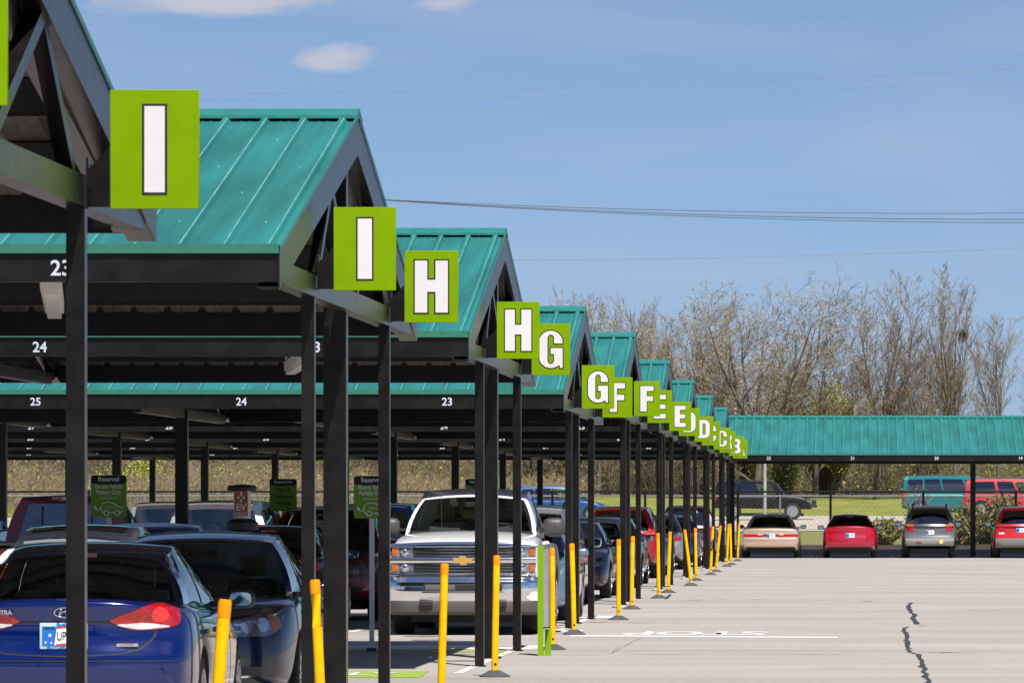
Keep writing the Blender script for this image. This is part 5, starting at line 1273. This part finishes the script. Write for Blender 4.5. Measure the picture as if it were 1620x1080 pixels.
# --- 7. receding row beside the lane
mal = suv('mal', 4.55, 1.82, 1.72, zbelt=1.02, rails=plas, tail=dict(s=([(0, 1.12), (52, 1.10)], [(0, .93), (52, .96)])))
mal['tail'] = dict(s=([(-12, 1.12), (52, 1.10)], [(-12, .94), (52, .97)]))
G1 = 'cars parked beneath the canopies'
rowcars = [
 (sedan('s1', 4.7, 1.82, 1.44, spokes=10), ('steel', (.16, .24, .34), .5), -5.08, 87.0, -1, 'pale blue grey sedan right behind the white pickup, facing the camera', 'car'),
 (mal, ('pearl_white', (.74, .74, .75), .1), -5.52, 99.6, 1, 'white crossover with black roof rails and a red tail lamp past the white pickup', 'car'),
 (sedan('s2', 4.85, 1.85, 1.45), ('black_blue', (.008, .012, .022), .3), -5.42, 108.3, -1, 'black sedan facing the camera with its door mirror against the light', 'car'),
 (sedan('s3', 4.6, 1.80, 1.46), ('bright_silver', (.60, .60, .61), .35), -5.40, 118.8, 1, 'white silver sedan with wide red tail lamps under the F sign', 'car'),
 (sedan('s4', 4.8, 1.84, 1.47), ('mid_grey', (.20, .20, .20), .5), -5.45, 125.6, -1, 'grey sedan facing the camera just beyond the white silver one', 'car'),
 (suv('s5', 4.6, 1.85, 1.70, cladding=greyp, tail=dict(s=([(-10, 1.22), (50, 1.20)], [(-10, 1.06), (50, 1.10)]))), ('cherry', (.34, .005, .016), .35), -5.5, 138.0, 1, 'cherry red crossover seen from behind under the E sign', 'suv'),
 (sedan('s6', 4.6, 1.8, 1.45), ('ice_blue', (.20, .32, .48), .5), -5.45, 145.2, -1, 'light blue sedan facing the camera beyond the cherry red crossover', 'car'),
 (sedan('s7', 4.6, 1.8, 1.46), ('pewter', (.25, .27, .28), .5), -5.42, 156.9, 1, 'pewter grey sedan seen from behind under the D sign', 'car'),
 (sedan('s8', 4.6, 1.82, 1.46), ('cobalt', (.02, .06, .22), .4), -5.2, 164.4, 1, 'cobalt blue sedan seen from behind under the C sign', 'car'),
 (suv('s9', 4.7, 1.88, 1.75), ('plum', (.10, .05, .08), .4), -5.05, 176.0, 1, 'dark plum crossover farthest along the receding row', 'suv'),
 (sedan('s10', 4.6, 1.8, 1.45), ('graphite', (.04, .045, .05), .4), -8.25, 119.0, 1, 'graphite sedan parked one bay left of the white silver one', 'car'),
 (sedan('s10', 4.6, 1.8, 1.45), ('green_grey', (.08, .13, .13), .4), -8.2, 163.5, -1, 'green grey sedan facing the camera one bay left of the cobalt blue one', 'car'),
 (sedan('s10', 4.6, 1.8, 1.45), ('petrol', (.02, .06, .14), .4), -8.3, 145.0, -1, 'petrol blue sedan one bay left of the light blue one', 'car'),
]
PAINTS = {}
for P, (pn_, pc, pmet), x, y, f, lab, cat in rowcars: make_car('parked_car', P, paint(pn_, pc, pmet), x, y, f, lab, cat, G1, rot=R(rnd.uniform(-.8, .8)), detail=1)
# --- 8. far row under the wide canopy
GF = 'cars in the far row, seen from behind'
gm_ = sedan('gm', 5.3, 1.98, 1.44, deck=[(-2.65, .98), (-2.5, 1.02), (-1.6, 1.03), (-1.1, .98), (.9, .97), (1.4, .96), (2.2, .86), (2.65, .74)], pr=[(.25, .12), (.40, .02), (.55, 0), (.66, .01), (.72, .06), (.95, .07), (1.1, .10)], er=.90, cr=.10, spokes=9,
    tail=dict(s=([(-34, .80), (0, .80), (50, .80)], [(-34, .705), (0, .705), (50, .71)]), w=([(-30, .80), (-14, .80)], [(-30, .775), (-14, .775)])), plate=(0, .745, 'r'))
gm_['cab'].update(y=(1.0, .25, -1.15, -1.75), zb=(.95, .985), wb=.84, wr=.60, wrr=.60, dr=.06, br=.16, rear=[(-.86, .86, .08, .92, 'g')])
gm_['extra'] = [('tail_panel', ([(-.50, .80), (.50, .80)], [(-.50, .705), (.50, .705)]), 'r', mat('tail_panel', (.10, .012, .015), .3), .005), ('bumper_strip', ([(-.85, .60), (.85, .60)], [(-.85, .585), (.85, .585)]), 'r', chrome, .006), ('bumper_lower', ([(-.75, .34), (.75, .34)], [(-.7, .27), (.7, .27)]), 'r', plas, .006)]
make_car('parked_car', gm_, paint('champagne', (.60, .44, .33), .45), -2.70, 192.9, 1, 'beige full size sedan parked first in the far row beside the yellow bollards', 'car', GF, detail=1)
ct = sedan('ct', 4.9, 1.85, 1.44, tail=dict(s=([(4, 1.02), (14, 1.03), (50, .98)], [(4, .62), (14, .60), (50, .75)])), plate=(0, .76, 'r'), spokes=10)
ct['deck'] = [(-2.45, 1.05), (-2.35, 1.09), (-2.0, 1.07), (-1.5, 1.05), (-1.0, .98), (.7, .98), (1.1, .98), (1.6, .90), (2.1, .78), (2.45, .64)]
make_car('parked_car', ct, paint('crimson', (.42, .006, .03), .3), -.04, 192.7, 1, 'crimson sedan with upright tail lamps second in the far row', 'car', GF, detail=1)
mo = suv('mo', 4.6, 1.84, 1.74, wr=.37, rails=plas, tail=dict(s=([(6, 1.13), (45, 1.13)], [(6, .90), (45, .92)]), o=([(8, 1.12), (40, 1.12)], [(8, 1.03), (40, 1.03)])), plate=(0, .86, 'r'), roofmat=paint('slate', (.07, .075, .085), .4), spokes=6)
mo['bot'] = [(-2.3, .50), (-2.0, .42), (-1.6, .34), (1.6, .34), (2.3, .42)]
mo['extra'] = [('bumper_cover', ([(-.80, .66), (.80, .66)], [(-.78, .44), (.78, .44)]), 'r', mat('bumper_silver', (.34, .35, .35), .4, metal=.3), .03, 16), ('rear_reflector', ([(-22, .56), (-4, .56)], [(-22, .51), (-4, .51)]), 'wr', lens_r, .045), ('number_plate_recess', ([(-.25, .95), (.25, .95)], [(-.25, .77), (.25, .77)]), 'r', greyp, .004), ('wiper_rear', ([(-.02, 1.16), (.3, 1.24)], [(-.02, 1.145), (.3, 1.225)]), 'r', plas, .02)]
ro, body, S, fn = make_car('parked_car', mo, paint('warm_grey', (.15, .148, .145), .4), 2.62, 192.55, 1, 'grey off-road car third in the far row with amber and red lamps', 'suv', GF, detail=1)
b = MB(); b.lathe([(.075, 0), (.075, .02), (.001, .022)], n=16); o = b.build('bumper_sticker', mat('sticker_yellow', (.80, .55, .15), .5), body); o.location = (.38, -2.33, .55); o.rotation_euler = (R(90), 0, 0)
vu = suv('vu', 4.6, 1.83, 1.70, tail=dict(s=([(6, 1.08), (40, 1.10)], [(6, .80), (40, .82)]), w=([(8, .86), (36, .86)], [(8, .80), (36, .80)])), plate=(0, .93, 'r'), spokes=6, rails=None)
vu['extra'] = [('bumper_cover', ([(-.82, .66), (.82, .66)], [(-.8, .38), (.8, .38)]), 'r', mat('bumper_grey', (.19, .18, .18), .6), .03, 16), ('hatch_handle', ([(-.2, 1.03), (.2, 1.03)], [(-.2, 1.0), (.2, 1.0)]), 'r', plas, .02)]
make_car('parked_car', vu, paint('signal_red', (.52, .012, .012), .15), 5.66, 192.6, 1, 'bright red hatchback with a grey bumper cut off by the right edge', 'suv', GF, detail=1)
# --- 9. vehicles on the road beyond the fence, side on
def sideon(name, P, pm, cx, Y, lab, cat):
    P = dict(P); P['z'] = gz(cx, Y)+.03
    return make_car(name, P, pm, cx, Y, 0, lab, cat, 'vehicles standing beyond the fence', rot=R(-90), detail=1)
jp = suv('jp', 4.75, 1.9, 1.83, zbelt=1.16, wr=.40, er=.95, ef=.93, cr=.04, cf=.06, rr=.3, rf=.4, spokes=9, rails=plas, spoiler=False)
jp['deck'] = [(-2.37, 1.16), (.6, 1.18), (1.0, 1.20), (1.9, 1.15), (2.25, 1.10), (2.37, 1.0)]; jp['belt'] = [(-2.37, 1.12), (0, 1.12), (1.0, 1.13), (1.9, 1.08), (2.37, .96)]
jp['bot'] = [(-2.37, .55), (2.37, .5)]; jp['cladding'] = plas
jp['cab'].update(y=(1.05, .62, -2.15, -2.25), zb=(1.13, 1.13), wb=.85, wr=.72, wrr=.72, bf=.1, br=.05, side=[(.10, .36, .12, .86, 'g'), (.385, .62, .12, .86, 'p'), (.66, .92, .12, .86, 'p')], bulge=.01)
ro, body, S, fn = sideon('parked_car', jp, mat('coal', (.004, .004, .006), .35, spec=.25), px(1206, 272), 272, 'black boxy off-road car side on behind the fence above the beige sedan', 'suv')
b = MB(); b.box(2.2, 2.62, -.7, .7, .55, .70) ; 
b = MB(); b.box(-.75, .75, 2.30, 2.62, .58, .72); b.box(-.3, -.22, 2.35, 2.58, .72, .95); b.box(.22, .3, 2.35, 2.58, .72, .95); o = b.build('front_bumper', plas, ro); bevel(o, .02)
bt = suv('bt', 4.9, 1.9, 1.68, zbelt=1.02, spokes=6, spoiler=False)
sideon('parked_car', bt, paint('royal_blue', (.006, .06, .20), .35), px(886, 272), 272, 'blue estate car side on beyond the fence behind the receding row', 'car')
va = suv('va', 5.5, 2.0, 2.02, zbelt=1.10, wr=.37, er=.96, cr=.03, spokes=6, rails=None, spoiler=False, tail=dict(s=([(25, 1.25), (62, 1.25)], [(25, .80), (62, .80)])))
va['cab'].update(y=(1.7, 1.2, -2.60, -2.68), zb=(1.07, 1.10), wb=.93, wr=.80, wrr=.80, bf=.12, br=.03, side=[(.08, .22, .12, .80, 'g'), (.25, .52, .10, .82, 'p'), (.54, .74, .10, .82, 'p'), (.76, .95, .10, .82, 'p')])
sideon('van', va, paint('turquoise', (.005, .16, .18), .3), px(1512, 287), 287, 'turquoise passenger van side on beyond the fence', 'van')
sb = suv('sbn', 5.5, 1.98, 1.90, zbelt=1.12, wr=.40, er=.95, cr=.04, spokes=6, rails=greyp, spoiler=False, tail=dict(s=([(25, 1.16), (62, 1.16)], [(25, .82), (62, .82)])))
sb['cab'].update(y=(1.3, .7, -2.45, -2.62), wb=.90, wr=.74, wrr=.74, bf=.12, br=.04, side=[(.10, .30, .12, .84, 'g'), (.33, .56, .10, .84, 'p'), (.60, .93, .10, .84, 'p')])
sideon('parked_car', sb, paint('faded_red', (.42, .03, .035), .1), px(1610, 276), 276, 'faded red estate car side on at the right edge beyond the fence', 'suv')
